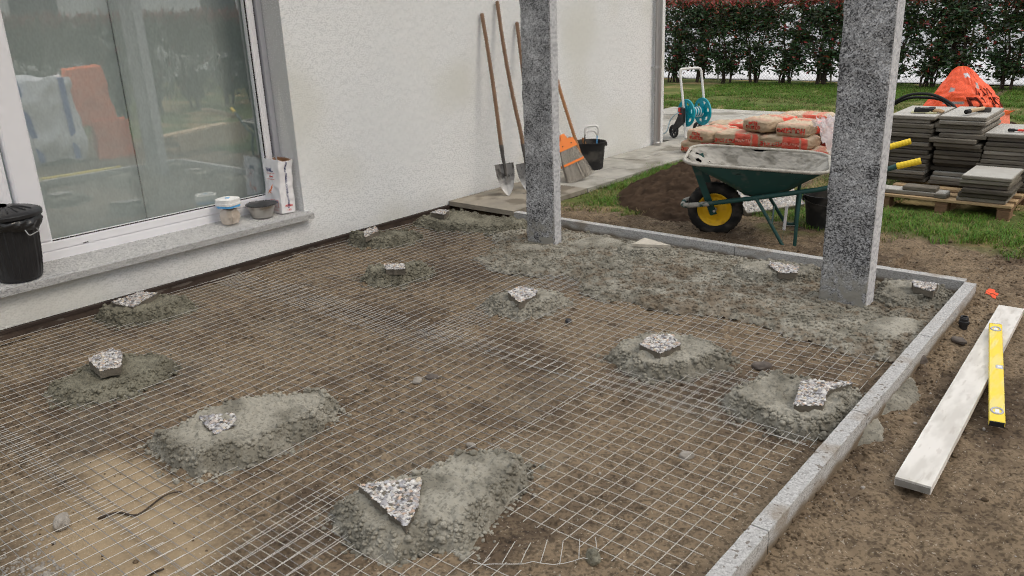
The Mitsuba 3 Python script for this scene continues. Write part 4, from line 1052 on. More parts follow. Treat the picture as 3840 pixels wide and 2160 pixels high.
# ---------------------------------------------------------------- wheelbarrow
W0 = np.array([2.43, 5.62, .028]); wa = math.radians(21.3); roll = math.radians(3.2)
WM = trimesh.transformations.translation_matrix(W0) @ trimesh.transformations.rotation_matrix(wa, [0, 0, 1]) @ trimesh.transformations.translation_matrix([.3, 0, .0]) @ trimesh.transformations.rotation_matrix(roll, [1, 0, 0]) @ trimesh.transformations.translation_matrix([-.3, 0, .0])
w = thing('wheelbarrow', 'green wheelbarrow with a yellow wheel rim and cement-caked tray, behind the back kerb', 'wheelbarrow')
def wput(m, mat, part, **kw):
    m = m.copy(); m.apply_transform(WM); return put(m, mat, w, part, **kw)
# wheel
whl = numbered(w + '__wheel')
tyre = []
for a in np.linspace(0, 2 * np.pi, 19)[:-1]: tyre.append((.157 + .048 * math.cos(a) * (1 if math.cos(a) > 0 else .9), .048 * math.sin(a)))
tyre.append(tyre[0])
ty_ = lathe(tyre, 72)
v = ty_.vertices; th = np.arctan2(v[:, 1], v[:, 0]); r = np.hypot(v[:, 0], v[:, 1])
blk = np.where((np.sin(th * 30 + np.sign(v[:, 2]) * .9) > 0) & (np.abs(v[:, 2]) > .010), .007, 0) * sst(.175, .19, r)
ty_.vertices[:, :2] *= (1 + blk / r)[:, None]
tilt = trimesh.transformations.translation_matrix([0, 0, .203]) @ trimesh.transformations.rotation_matrix(.035, [1, 0, 0]) @ trimesh.transformations.rotation_matrix(-.06, [0, 0, 1]) @ trimesh.transformations.rotation_matrix(np.pi / 2, [1, 0, 0])
def wheelput(m, mat, part):
    m = m.copy(); m.apply_transform(tilt); m.apply_transform(WM); put(m, mat, whl, part, smooth=35)
wheelput(ty_, 'mat_tyre', 'tyre')
wheelput(lathe([(0, .026), (.030, .026), (.034, .018), (.070, .008), (.092, .008), (.104, .018), (.112, .030), (.124, .038), (.130, .034), (.128, .0), (.130, -.034), (.124, -.038), (.112, -.03), (.104, -.018), (.07, -.008), (.03, -.02), (0, -.02)], 48), 'mat_yellow', 'rim')
wheelput(lathe([(0, .062), (.010, .062), (.010, .026), (.018, .026), (.018, -.026), (.010, -.026), (.010, -.062), (0, -.062)], 16), 'mat_galv', 'axle')
# frame tube, one bent pipe from grip to grip round the wheel
half = [(1.19, -.295, .625), (.77, -.262, .452), (.30, -.205, .352), (-.10, -.115, .262), (-.235, -.085, .238)]
fp = [np.array(p) for p in half] + [np.array([p[0], -p[1], p[2]]) for p in half[::-1]]
wput(tube(bend(fp, .07, 6), .0175, 12), 'mat_barrow_green', 'frame', smooth=True)
wput(tube(bend([(-.03, -.13, .2775), (-.10, -.115, .2625), (-.237, -.085, .239), (-.237, .085, .239), (-.10, .115, .2625)], .07, 6), .0192, 12), 'mat_frame_dirty', 'cement_crust', smooth=True)
for s in (-1, 1):
    g = tube([(1.185, s * .2945, .623), (1.325, s * .305, .665)], .0215, 14)
    gr = tube(np.linspace((1.185, s * .2945, .623), (1.325, s * .305, .665), 15), [.0225 if i % 2 else .0205 for i in range(15)], 14)
    wput(gr, 'mat_grip', 'grip', smooth=20)
    # fork plate from the tray front down to the axle
    p0, p1 = np.array([-.135, s * .155, .56]), np.array([-.012, s * .066, .195])
    d = (p1 - p0); L = np.linalg.norm(d); d /= L; n_ = np.cross(d, [1, 0, 0]); n_ /= np.linalg.norm(n_)
    wput(frame(cbox(L + .05, .052, .007, .002), (p0 + p1) / 2, d, np.cross(n_, d), n_), 'mat_barrow_green', 'fork')
    wput(place(trimesh.creation.cylinder(.011, .016, sections=6), (0, s * .073, .205), rx=np.pi / 2), 'mat_galv', 'axle_nut')
    # leg: flat-bottomed V of tube
    lg = [(.30, s * .212, .352), (.375, s * .25, .245), (.515, s * .29, .012), (.585, s * .29, .012), (.588, s * .285, .25), (.60, s * .245, .412)]
    wput(tube(bend(lg, .035, 5), .0125, 10), 'mat_barrow_green', 'leg', smooth=True)
    wput(place(cbox(.075, .028, .010, .003), (.55, s * .29, .004)), 'mat_barrow_rim', 'foot_crust')
wput(tube([(.50, -.28, .05), (.50, .28, .05)], .001, 4), 'mat_barrow_green', 'tie_rod')
wput(tube([(.42, -.266, .16), (.42, .266, .16)], .008, 8), 'mat_barrow_green', 'cross_bar', smooth=True)
# tray: loft of rounded rectangles
def rrect(x0, x1, hy, r, n=10):
    pts = []
    for cx_, cy_, a0 in ((x1 - r, -hy + r, -90), (x1 - r, hy - r, 0), (x0 + r, hy - r, 90), (x0 + r, -hy + r, 180)):
        for a in np.linspace(a0, a0 + 90, n): pts.append((cx_ + r * math.cos(math.radians(a)), cy_ + r * math.sin(math.radians(a))))
    return np.array(pts)
def tray(off, zoff, part, mat, invert):
    levels = []
    for t in np.linspace(0, 1, 12):
        e = t ** 1.25
        x0, x1 = .20 + (-.215 - .20) * e, .50 + (.785 - .50) * t ** 1.05
        hy = .165 + (.325 - .165) * t ** .8
        r = .10 + .05 * t
        q = rrect(x0 + off, x1 - off, hy - off, r)
        zb = .352 + (q[:, 0] - .3) * .05
        zt = .605 - (q[:, 0]) * .055
        levels.append(np.column_stack([q, zb + (zt - zb) * t + zoff * (1 - t)]))
    V = np.concatenate(levels); n = len(levels[0]); f = []
    for i in range(11):
        for j in range(n):
            a, b2 = i * n + j, i * n + (j + 1) % n
            f += [(a, b2, b2 + n), (a, b2 + n, a + n)]
    V = np.vstack([V, levels[0].mean(0)])
    for j in range(n): f.append((len(V) - 1, (j + 1) % n, j))
    m = trimesh.Trimesh(V, f, process=False)
    if invert: m.invert()
    return m, levels[-1]
m, rimline = tray(0, 0, 'tray', None, False)
m = m.subdivide(); m.merge_vertices(); wput(displace(m, .0045, 7, 2, 8), 'mat_barrow_green', 'tray', smooth=40)
mi_, _ = tray(.004, .006, 'tray', None, True)
mi_ = mi_.subdivide().subdivide()
mi_.merge_vertices(); mi_ = displace(mi_, .007, 34, 4, 4)
wput(mi_, 'mat_barrow_in', 'cement_residue', smooth=True)
rl = np.vstack([rimline, rimline[:2]])
rl[:, 2] += .003
rimt = tube(np.vstack([rl]), .0115, 8, caps=False)
rimt = displace(rimt.subdivide(), .0035, 60, 2, 5)
wput(rimt, 'mat_barrow_rim', 'rim', smooth=True)

# ---------------------------------------------------------------- behind the wheelbarrow
k = thing('soil_heap', 'heap of dark dug soil on the grass left of the wheelbarrow', 'soil heap')
def heap(X, Y):
    r = np.sqrt(((X - 1.72) / .72) ** 2 + ((Y - 6.75) / .95) ** 2)
    h = .36 * np.clip(1 - r, 0, 1) ** .85
    r2_ = np.sqrt(((X - 1.9) / .55) ** 2 + ((Y - 6.2) / .5) ** 2); h = np.maximum(h, .16 * np.clip(1 - r2_, 0, 1) ** .9)
    e = np.clip(h / .03, 0, 1)
    return ground_z(X, Y) - .01 + h + e * (.055 * (nz(X, Y, 7, 3, 61) - .5) + .050 * (nz(X, Y, 24, 3, 62) - .5) + .02 * (nz(X, Y, 60, 2, 63) - .5))
hm = grid(np.arange(.9, 2.7, .016), np.arange(5.6, 7.9, .016), heap, keep=lambda X, Y, Z: Z > ground_z(X, Y) - .0095)
put(hm, 'mat_heap', k, smooth=True)
# washed-concrete slab leaning behind the wheelbarrow
k = thing('paving_slab', 'pebble-faced paving slab tilted on the soil behind the wheelbarrow', 'paving slab')
c0, c1, c2 = np.array([2.44, 6.18, .075]), np.array([2.72, 6.68, .085]), np.array([2.03, 6.36, .35])
X_ = (c1 - c0); LX = np.linalg.norm(X_); X_ /= LX
Y_ = c2 - c0; Y_ -= X_ * (Y_ @ X_); LY = np.linalg.norm(Y_); Y_ /= LY; Z_ = np.cross(X_, Y_)
o = c0 + X_ * LX / 2 + Y_ * LY / 2
put(frame(cbox(LX, LY, .04, .003, (0, 0, -.021)), o, X_, Y_, Z_), 'mat_slab', k, 'concrete_base')
g, col = pebble_top([(-LX / 2 + .004, -LY / 2 + .004), (LX / 2 - .004, -LY / 2 + .004), (LX / 2 - .004, LY / 2 - .004), (-LX / 2 + .004, LY / 2 - .004)], step=.006, peb=.016, seed=77)
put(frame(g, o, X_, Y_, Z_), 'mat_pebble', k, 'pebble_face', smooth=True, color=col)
k = thing('white_strip', 'short white plastic strip standing behind the near leg of the wheelbarrow', 'plastic strip')
put(frame(cbox(.022, .006, .20, .002), (2.855, 5.93, .135), [.9, .43, 0], [-.43, .9, 0], [.05, 0, 1]), 'mat_white_pvc', k)
bucket((3.06, 6.18, .035), .125, .155, .27, 'black mortar bucket behind the second pillar, beside the wheelbarrow', wire=(-1.0, -.25))
k = thing('wooden_float', 'pale wooden board end sticking out of the mortar bucket', 'board')
put(frame(cbox(.09, .02, .30, .004), (3.12, 6.18, .25), [.8, .5, .2], [-.5, .85, 0], [-.1, 0, 1]), 'mat_wood_raw', k)

# ---------------------------------------------------------------- hose reel trolley
k = thing('hose_trolley', 'turquoise hose reel trolley with a white tubular handle, at the house corner', 'hose reel')
h0 = np.array([.13, 9.40, .41]); e = np.array([.42, .907, 0]); R_ = np.array([.907, -.42, 0]); up = np.array([0, 0, 1.0])
def reel(m, off): return frame(m, h0 + e * off, R_, up, -e)
def disc():
    d0 = Point(0, 0).buffer(.168, 24)
    holes = [shapely.affinity.translate(shapely.affinity.rotate(shapely.affinity.scale(Point(0, 0).buffer(1, 10), .034, .018), a + 90), .112 * math.cos(math.radians(a)), .112 * math.sin(math.radians(a))) for a in range(18, 378, 60)]
    m = trimesh.creation.extrude_polygon(d0.difference(shapely.union_all(holes)), .006, engine='earcut')
    rim_ = lathe([(.160, -.006), (.170, -.006), (.172, .0), (.170, .012), (.160, .012), (.160, -.006)], 40)
    ribs = [place(cbox(.10, .006, .012, .001), (.075 * math.cos(a), .075 * math.sin(a), .006), a) for a in np.arange(0, 6.28, 6.283 / 12)]
    return cat([m, rim_] + ribs)
put(reel(disc(), 0), 'mat_teal', k, 'near_disc', smooth=30)
put(reel(disc(), .25), 'mat_teal', k, 'far_disc', smooth=30)
put(reel(lathe([(.048, -.25), (.048, 0)], 24), 0), 'mat_teal', k, 'hub', smooth=40)
hc = []
for i in range(140):
    a = i / 140 * 2 * np.pi * 5; hc.append(h0 + e * (.03 + .19 * i / 140) + R_ * .058 * math.cos(a) + up * .058 * math.sin(a))
put(tube(hc, .008, 6), 'mat_hose', k, 'wound_hose', smooth=True)
nearL = h0 - e * .035
put(tube(bend([nearL + R_ * .04 - up * .30, nearL - R_ * .01 + up * .05, nearL - R_ * .105 + up * .46, nearL - R_ * .112 + up * .53, h0 + e * .285 - R_ * .112 + up * .53, h0 + e * .285 - R_ * .01 + up * .05, h0 + e * .285 + R_ * .04 - up * .30], .06, 6), .0155, 10), 'mat_white_paint', k, 'handle', smooth=True)
put(tube([nearL + R_ * .04 - up * .30, h0 + e * .285 + R_ * .04 - up * .30], .0125, 10), 'mat_white_paint', k, 'foot_bar', smooth=True)
br = trimesh.creation.extrude_polygon(Polygon([(-.015, .07), (.045, .06), (.05, -.10), (-.01, -.14), (-.14, -.23), (-.155, -.19), (-.06, -.07), (-.03, .0)]).buffer(.008), .035, engine='earcut')
put(frame(br, h0 - e * .06 - R_ * .0, R_, up, -e), 'mat_black_plastic', k, 'bracket')
put(frame(cbox(.036, .05, .03, .004, (-.02, .045, .03)), h0 - e * .06, R_, up, -e), 'mat_red', k, 'red_catch')
for off in (-.075, .30):
    wc = h0 - R_ * .155 - up * .235 + e * off
    ww = numbered(k + '__wheel')
    put(frame(lathe([(.058, -.016), (.078, -.018), (.084, -.010), (.084, .010), (.078, .018), (.058, .016), (.056, 0), (.058, -.016)], 32), wc, R_, up, -e), 'mat_black_plastic', ww, 'tyre', smooth=35)
    sp = [place(cbox(.052, .012, .016, .002), (.036 * math.cos(a), .036 * math.sin(a), 0), a) for a in np.arange(0, 6.28, 6.283 / 6)] + [trimesh.creation.cylinder(.016, .03)]
    put(frame(cat(sp), wc, R_, up, -e), 'mat_black_plastic', ww, 'spokes')
hs = smooth_path([h0 - e * .085 - R_ * .0 + up * .005, h0 - e * .10 - R_ * .08 - up * .01, h0 - e * .10 - R_ * .20 - up * .10, np.array([-.12, 9.33, .16]), np.array([-.35, 9.45, .10])], 6)
put(tube(hs, .0085, 8), 'mat_hose', k, 'loose_hose', smooth=True)
put(tube([h0 - e * .085 - R_ * .03, h0 - e * .085 + R_ * .03], .014, 10), 'mat_red', k, 'connector', smooth=True)

# ---------------------------------------------------------------- cement bags
BL, BW, BT = .56, .345, .135
def bag_map(p, seed, t=BT):
    """p: points near the surface of the cube [-1,1]^3 -> metres in bag space"""
    m_ = np.abs(p).max(1, keepdims=True); d = p / m_
    q = d / (np.abs(d * [1, 1, 1]) ** 7).sum(1, keepdims=True) ** (1 / 7)
    x, y, z = q.T
    bul = 1 + .16 * (1 - x ** 2) * (1 - y ** 2)
    out = np.stack([x * BL / 2 * (1 + .02 * (1 - z ** 2)), y * BW / 2 * (1 + .05 * (1 - z ** 2) * (1 - x ** 4)), z * t / 2 * bul], 1) * m_
    wr = np.stack([meshkit.fbm(q * [5, 4, 6] + seed + 3 * i, 3, seed) - .5 for i in range(3)], 1)
    wr2 = np.stack([meshkit.fbm(q * [13, 10, 12] + seed + 3 * i, 3, seed + 1) - .5 for i in range(3)], 1)
    return out + wr * [.022, .026, .034] + wr2 * [.010, .010, .012]
def cube_surf(nx, ny, nz_):
    m = gridbox(2, 2, 2, 2)
    ms = []
    m = gridbox(2 * nx, 2 * ny, 2 * nz_, 2); m.vertices /= [nx, ny, nz_]; return m
CS = cube_surf(34, 22, 9)
KR, RD = np.array([.44, .33, .225]), np.array([.66, .085, .055])
def cement_bag(loc, yaw, label, ends=None, side=None, seed=0, pitch=0.0, roll=0.0, flip=True):
    """ends/side: lettering on the -x end ('brand' or 'type') and the -y side"""
    k = thing('cement_bag', label, 'cement bag', )
    M = trimesh.transformations.translation_matrix(loc) @ trimesh.transformations.euler_matrix(roll, pitch, yaw)
    P_ = CS.vertices
    x, y, z = P_.T
    col = np.tile(KR, (len(P_), 1)) * (.9 + .2 * nz(x, y, 3, 3, seed, seed))[:, None]
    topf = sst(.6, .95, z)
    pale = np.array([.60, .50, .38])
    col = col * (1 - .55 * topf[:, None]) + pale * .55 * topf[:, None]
    redm = np.where((np.abs(y) > .93) & (x > -.02) & (x < .62), 1.0, 0) * sst(1.01, .97, np.abs(z) * 0 + .9)
    redm = np.maximum(redm, np.where((z > .93) & ((np.abs(x - .10) < .16) | ((x > .42) & (x < .72))), .5, 0))
    redm = np.maximum(redm, np.where((np.abs(x) < .96) & (x > .70) & (np.abs(y) > .93), .95, 0))
    redm = np.where((z > .93) & (x < -.72), .18, redm)
    redm = redm * (.75 + .35 * nz(x * 2, y * 2, 4, 2, seed + 4, seed))
    redm = np.clip(redm, 0, 1)[:, None]
    col = col * (1 - redm) + RD * redm
    m = CS.copy(); m.vertices = bag_map(P_, seed); m.apply_transform(M)
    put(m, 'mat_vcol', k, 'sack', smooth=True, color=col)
    def pr(mm, face, u0, v0, mat, part, rot):
        """lettering mm (metres) on a face; face 'x': the -x end, 'y': the -y side"""
        mm = mm.copy()
        a, b = mm.vertices[:, 0] * rot, mm.vertices[:, 1] * rot
        h = 1.012 + mm.vertices[:, 2] * 8
        if face == 'x': p = np.stack([-h, -(a / (BW / 2)) + u0, b / (BT / 2) + v0], 1)
        else: p = np.stack([a / (BL / 2) + u0, -h, b / (BT / 2) + v0], 1)
        mm.vertices = bag_map(p, seed); mm.apply_transform(M); put(mm, mat, k, part)
    r = -1 if flip else 1
    if ends == 'brand':
        pr(letters('HOLCIM', .048, True), 'x', -.12, .0, 'mat_print_red', 'lettering', r)
        pr(emblem(), 'x', (.74 if flip else -.74) * -1 * -1, .0, 'mat_print_red', 'emblem', r)
    if ends == 'type':
        pr(letters('GIUSTO', .034, True), 'x', 0, -.22 if flip else .2, 'mat_print_red', 'lettering', r)
        pr(letters('32.5R', .028, True), 'x', 0, .42 if flip else -.42, 'mat_print_red', 'lettering', r)
    if side:
        pr(letters('HOLCIM', .040, True), 'y', -.42, -.25, 'mat_print_red', 'lettering', 1)
        pr(emblem(), 'y', -.90, -.25, 'mat_print_red', 'emblem', 1)
        pr(letters('GIUSTO', .034, True), 'y', .32, -.02, 'mat_print_pale', 'lettering', 1)
    return k
def emblem():
    a = Point(0, 0).buffer(.024, 12).difference(Point(0, 0).buffer(.013, 10)).difference(Polygon([(0, 0), (-.05, .03), (-.05, -.012)]))
    a = shapely.union_all([a, Polygon([(-.030, -.004), (-.006, -.004), (-.018, -.020)])])
    m = trimesh.creation.extrude_polygon(a, .0012, engine='earcut') if a.geom_type == 'Polygon' else cat([trimesh.creation.extrude_polygon(g, .0012, engine='earcut') for g in a.geoms])
    return m
NB = math.pi / 2
cement_bag((.84, 8.62, .155), .03, 'cement bag at the bottom left of the stack, its end against the path', side=True, seed=1)
cement_bag((1.42, 8.62, .155), -.02, 'cement bag in the middle of the bottom row of the stack', side=True, seed=2)
cement_bag((2.0, 8.62, .155), .02, 'cement bag at the right of the bottom row of the stack', side=True, seed=3)
cement_bag((.80, 9.20, .155), .03, 'cement bag at the back left of the bottom row', seed=4)
cement_bag((1.40, 9.20, .155), -.03, 'cement bag at the back middle of the bottom row', seed=5)
cement_bag((1.98, 9.20, .155), .03, 'cement bag at the back right of the bottom row', seed=6)
cement_bag((.855, 8.70, .292), NB - .25, 'cement bag on the left of the second row, its lettering upside down', ends='type', seed=7)
cement_bag((1.265, 8.60, .285), -.03, 'cement bag in the middle of the second row, its red panel facing the viewer', side=True, seed=8)
cement_bag((1.80, 8.58, .282), .0, 'cement bag on the right of the second row, above the wheelbarrow tray', side=True, seed=9)
cement_bag((.86, 9.24, .290), .05, 'pale cement bag lying behind the left of the second row', seed=10)
cement_bag((1.42, 9.16, .285), -.05, 'cement bag behind the middle of the second row', seed=11)
cement_bag((2.0, 9.16, .285), -.02, 'cement bag behind the right of the second row', seed=12)
cement_bag((1.52, 8.72, .442), NB - .28, 'cement bag on top at the left, crumpled, its lettered end upside down', ends='type', seed=13)
cement_bag((1.86, 8.70, .415), NB + .02, 'cement bag on top at the right with a flat folded end and red side', ends='brand', seed=14)
cement_bag((1.72, 9.26, .430), .08, 'pale cement bag lying at the back of the top row', seed=15)
# plastic film over the right of the bags
k = thing('plastic_film', 'crumpled clear plastic film hanging over the right side of the cement bags', 'plastic film')
g = grid(np.linspace(0, 1, 70), np.linspace(0, 1, 70), lambda X, Y: X * 0)
u, v = g.vertices[:, 0].copy(), g.vertices[:, 1].copy()
x = 2.02 + .42 * u + .05 * (1 - v); y = 8.46 + .95 * v
z = .50 - .02 * v - (.36 * sst(.05, .85, u - .10 * v)) + .05 * np.exp(-((v - .95) / .1) ** 2)
z = np.maximum(z, .11)
q = np.stack([u * 2.6, v * 4.0, u * 0], 1)
rid = lambda s, f: np.abs(meshkit.fbm(q * f, 3, s) - .5) * 2
x = x + .09 * (rid(2, 1.8) - .3); z = z + .13 * (rid(3, 2.0) - .3) + .05 * (rid(6, 5) - .3); y = y + .08 * (rid(4, 1.6) - .3)
g.vertices = np.stack([x, y - .10 * (1 - v) * sst(.1, .6, u), z], 1)
put(g, 'mat_film', k, smooth=True)

# ================================================================ PALLET WITH STACKS OF PAVING SLABS
k = thing('pallet', 'wooden pallet on the grass under the stacks of grey paving slabs', 'pallet')
px0, px1, py0, py1, pz = 3.20, 4.165, 6.97, 8.34, .055
for i in range(7):
    y = py0 + (py1 - py0) * i / 6
    w_ = .10
    yy = min(max(y - w_ / 2, py0), py1 - w_)
    put(bx(px0, px1, yy, yy + w_, pz + .100, pz + .122, .003), 'mat_pallet', k, 'deck_board')
for x in (px0, (px0 + px1) / 2 - .05, px1 - .1):
    put(bx(x + .002, x + .098, py0 + .012, py1 - .012, pz + .0985 - .020, pz + .0985, .002), 'mat_pallet_dark', k, 'stringer_board')
    put(bx(x, x + .1, py0, py1, pz - .012, pz + .006, .002), 'mat_pallet', k, 'bottom_board')
    for y in (py0 + .008, (py0 + py1) / 2 - .07, py1 - .148):
        put(bx(x + .006, x + .094, y, y + .14, pz + .007, pz + .078, .004), 'mat_pallet_dark', k, 'block')
DZ = pz + .1225
ORD = ['top', 'second', 'third', 'fourth', 'fifth', 'sixth', 'seventh', 'eighth', 'ninth', 'tenth', 'eleventh', 'twelfth', 'thirteenth', 'fourteenth', 'fifteenth', 'sixteenth', 'seventeenth', 'eighteenth']
rs = np.random.default_rng(77)
def stack(cx, cy, w_, d_, n, th, desc, jit=.011, steps=(), shrink=()):
    """slabs from the bottom up; steps: {index: (dx, dy)} for the layers that stick out"""
    z = DZ
    steps, shrink = dict(steps), dict(shrink)
    for i in range(n):
        t = th * rs.uniform(.93, 1.06)
        dx, dy = rs.normal(0, jit), rs.normal(0, jit * 1.3)
        if i in steps: dx += steps[i][0]; dy += steps[i][1]
        ww = w_ - shrink.get(i, 0)
        name = ORD[n - 1 - i]
        lab = f'grey paving slab, {name} of {desc}' if i < n - 1 else f'grey paving slab on top of {desc}'
        k = thing('paving_slab', lab, 'paving slab', group='paving slabs stacked on the pallet')
        m = cbox(ww, d_, t - .003, .006)
        m = place(m, (cx + dx, cy + dy, z + t / 2), rs.normal(0, .012), rs.normal(0, .002), rs.normal(0, .002))
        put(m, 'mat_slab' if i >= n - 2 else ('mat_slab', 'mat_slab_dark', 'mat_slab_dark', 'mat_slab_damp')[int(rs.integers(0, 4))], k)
        z += t
    return z
zl = stack(3.245, 7.86, .362, .70, 16, .0355, 'the left stack behind the yellow grips', steps={4: (-.01, -.04), 5: (-.01, -.03), 11: (.0, -.03), 12: (.01, -.03)})
zm = stack(3.628, 7.90, .350, .72, 16, .0362, 'the tall middle stack under the hammer', steps={3: (-.015, .05), 4: (0, .05), 6: (.0, -.02), 7: (0, -.03), 9: (-.01, -.04), 10: (-.01, -.05), 11: (.012, -.05), 14: (.02, -.03), 15: (.02, -.03)})
zr = stack(4.015, 7.84, .385, .62, 13, .0355, 'the right-hand stack with the red tool', steps={5: (-.02, -.03), 6: (-.02, -.02), 9: (0, -.03)})
zf = stack(3.965, 7.215, .340, .475, 6, .0345, 'the low stack at the front corner of the pallet', steps={5: (-.005, -.02), 2: (-.01, -.01)})
k = thing('paving_slab', 'broken grey slab piece lying at the front of the pallet, lower of two', 'paving slab')
put(place(cbox(.52, .16, .034, .006), (3.44, 7.08, DZ + .018), .02), 'mat_slab', k)
k = thing('paving_slab', 'narrow broken slab piece lying on another at the front of the pallet', 'paving slab')
put(place(cbox(.25, .13, .034, .006), (3.50, 7.075, DZ + .053), .03), 'mat_slab_dark', k)
k = thing('slab_fragment', 'small broken slab corner at the middle of the pallet front', 'slab fragment')
put(place(cbox(.09, .10, .034, .006), (3.67, 7.03, DZ + .018), -.1), 'mat_slab_dark', k)
# hammer, glove, hose, red tool
k = thing('hammer', 'club hammer with a wooden handle lying on the tall slab stack', 'hammer')
hz_ = zm + .020
put(place(cbox(.115, .038, .038, .005), (3.72, 7.86, hz_), .06), 'mat_iron', k, 'head')
put(tube([(3.722, 7.865, hz_ + .01), (3.700, 7.74, hz_ + .016), (3.665, 7.60, hz_ + .012)], [.015, .016, .017], 10), 'mat_wood_raw', k, 'handle', smooth=True)
put(tube([(3.668, 7.61, hz_ + .012), (3.652, 7.56, hz_ + .012)], [.0185, .0185], 10), 'mat_black_rubber', k, 'end_sleeve', smooth=True)
k = thing('work_glove', 'black and yellow work glove lying on the left slab stack', 'glove')
gm = displace(gridbox(.15, .10, .035, .008), .016, 22, 3, 3); put(place(gm, (3.30, 7.72, zl + .022), .2), 'mat_black_rubber', k, 'back', smooth=30)
gm = displace(gridbox(.20, .12, .010, .01), .010, 20, 3, 6); put(place(gm, (3.30, 7.715, zl + .006), .15), 'mat_vcol_pale', k, 'cuff', smooth=30)
for j in range(3):
    put(tube(smooth_path([(3.36, 7.70 + .03 * j, zl + .02), (3.41, 7.69 + .035 * j, zl + .022), (3.445, 7.695 + .03 * j, zl + .010)], 4), .010, 8), 'mat_vcol_tan', k, 'finger', smooth=True)
for j, (a, hgt) in enumerate(((0, .085), (.06, .045))):
    k = thing('hose', ['upper arched length of black hose behind the slab stacks', 'lower arched length of black hose behind the slab stacks'][j], 'hose')
    hp = smooth_path([(2.78, 8.42 + a, zl - .06), (2.95, 8.41 + a, zl + hgt * .7), (3.10, 8.42 + a, zl + hgt), (3.24, 8.40 + a, zl + hgt * .75), (3.38 - .06 * j, 8.37 + a, zl - .01), (3.44 - .06 * j, 8.36 + a, zl - .10)], 8)
    put(tube(hp, .0135, 10), 'mat_black_rubber', k, smooth=True)
k = thing('bolt_cutter', 'red-handled tool with a black end lying on the right-hand stack', 'tool')
for s in (-1, 1): put(tube([(4.03, 7.62 + .008 * s, zr + .016), (4.30, 7.64 + .022 * s, zr + .016)], .0085, 8), 'mat_red', k, 'handle', smooth=True)
put(place(cbox(.05, .03, .024, .005), (3.985, 7.617, zr + .015), .05), 'mat_black_rubber', k, 'end')
put(tube([(4.005, 7.62, zr + .016), (4.035, 7.623, zr + .016)], .007, 8), 'mat_iron', k, 'pivot', smooth=True)

# ================================================================ ORANGE SACK ON THE LAWN
k = thing('orange_sack', 'large crumpled orange plastic sack with dark lettering on the lawn behind the slab stacks', 'sack')
def sack(u, v, off=0.0):
    """u round the sack 0..1, v up 0..1"""
    u, v = np.asarray(u, float), np.asarray(v, float)
    th = u * 2 * np.pi
    xl = np.interp(v, [0, .12, .30, .55, .8, .93, 1], [2.02, 2.10, 2.20, 2.32, 2.43, 2.50, 2.56])
    xr = np.interp(v, [0, .10, .22, .40, .62, .8, .93, 1], [3.16, 3.18, 3.14, 3.09, 2.98, 2.84, 2.74, 2.66])
    dep = np.interp(v, [0, .5, .9, 1], [.40, .30, .09, .03])
    c, s = np.cos(th), np.sin(th)
    ex = .75
    x = (xl + xr) / 2 + (xr - xl) / 2 * np.sign(c) * np.abs(c) ** ex
    y = 12.15 + dep * np.sign(s) * np.abs(s) ** ex
    z = .085 + .715 * v - .05 * np.maximum(0, (x - 2.7)) * v
    q = np.stack([c * 1.6, s * 1.6, v * 2.2], -1)
    rd = np.abs(meshkit.fbm(q * 1.5, 3, 3) - .5) * 2
    rd2 = np.abs(meshkit.fbm(q * 4.0 + 9, 2, 5) - .5) * 2
    k_ = 1 + .22 * (rd - .25) + .06 * (rd2 - .25) + off
    return np.stack([(xl + xr) / 2 + (x - (xl + xr) / 2) * (1 + (k_ - 1) * .45), 12.15 + (y - 12.15) * k_, z + .03 * (rd2 - .3)], -1)
g = grid(np.linspace(0, 1, 140), np.linspace(0, 1, 70), lambda X, Y: X * 0)
u, v = g.vertices[:, 0].copy(), g.vertices[:, 1].copy()
g.vertices = sack(u, v)
# colours of the plastic: orange print, grey patches, dark red printed panel (flat print on the sack)
col = np.tile(np.array([.93, .115, .035]), (len(u), 1))
def patch(cu, cv, wu, wv, sk, c):
    m_ = (np.abs(u - cu + sk * (v - cv)) < wu) & (np.abs(v - cv) < wv); col[m_] = c
patch(.715, .62, .014, .035, .0, (.36, .34, .34)); patch(.735, .40, .030, .022, .0, (.36, .34, .34)); patch(.80, .87, .030, .035, .15, (.72, .70, .72))
patch(.86, .70, .012, .045, -.2, (.42, .40, .40))
put(g, 'mat_orange_bag', k, 'film', smooth=True, color=col)
top_ = sack(np.linspace(0, 1, 41)[:-1], np.ones(40)); put(trimesh.Trimesh(np.vstack([top_, top_.mean(0) + [0, 0, .012]]), [(i, (i + 1) % 40, 40) for i in range(40)], process=False), 'mat_print_orange', k, 'tied_top')
def sack_print(m, u0, v0, s, mat, part, sk=0.0):
    m = m.copy(); x, y, z = m.vertices.T
    vv = v0 + y * s / .715
    m.vertices = sack(u0 + x * s * .42 - sk * (vv - v0), vv, .030 + z * 2); put(m, mat, k, part)
sack_print(letters('4 198', .085), .888, .60, 1, 'mat_print_dark', 'lettering', .1)
sack_print(letters('RUB', .21, True), .905, .36, 1, 'mat_print_dark', 'lettering', .1)
tail = trimesh.Trimesh([(3.05, 12.05, .26), (3.30, 12.0, .29), (3.10, 12.0, .16), (3.16, 12.18, .24)], [(0, 2, 1), (0, 1, 3), (1, 2, 3), (0, 3, 2)], process=False)
put(tail.subdivide().subdivide(), 'mat_print_orange', k, 'tail')
skirt = grid(np.linspace(0, 1, 14), np.linspace(0, 1, 10), lambda X, Y: X * 0)
uu, vv = skirt.vertices[:, 0].copy(), skirt.vertices[:, 1].copy()
skirt.vertices = np.stack([2.95 + .28 * uu + .05 * vv, 11.95 - .12 * vv + .1 * uu, .20 * (1 - vv) + .075 + .02 * nz(uu, vv, 5, 2, 4)], 1)
put(skirt, 'mat_orange_bag', k, 'skirt', smooth=True, color=np.tile(np.array([.93, .25, .14]), (len(uu), 1)))
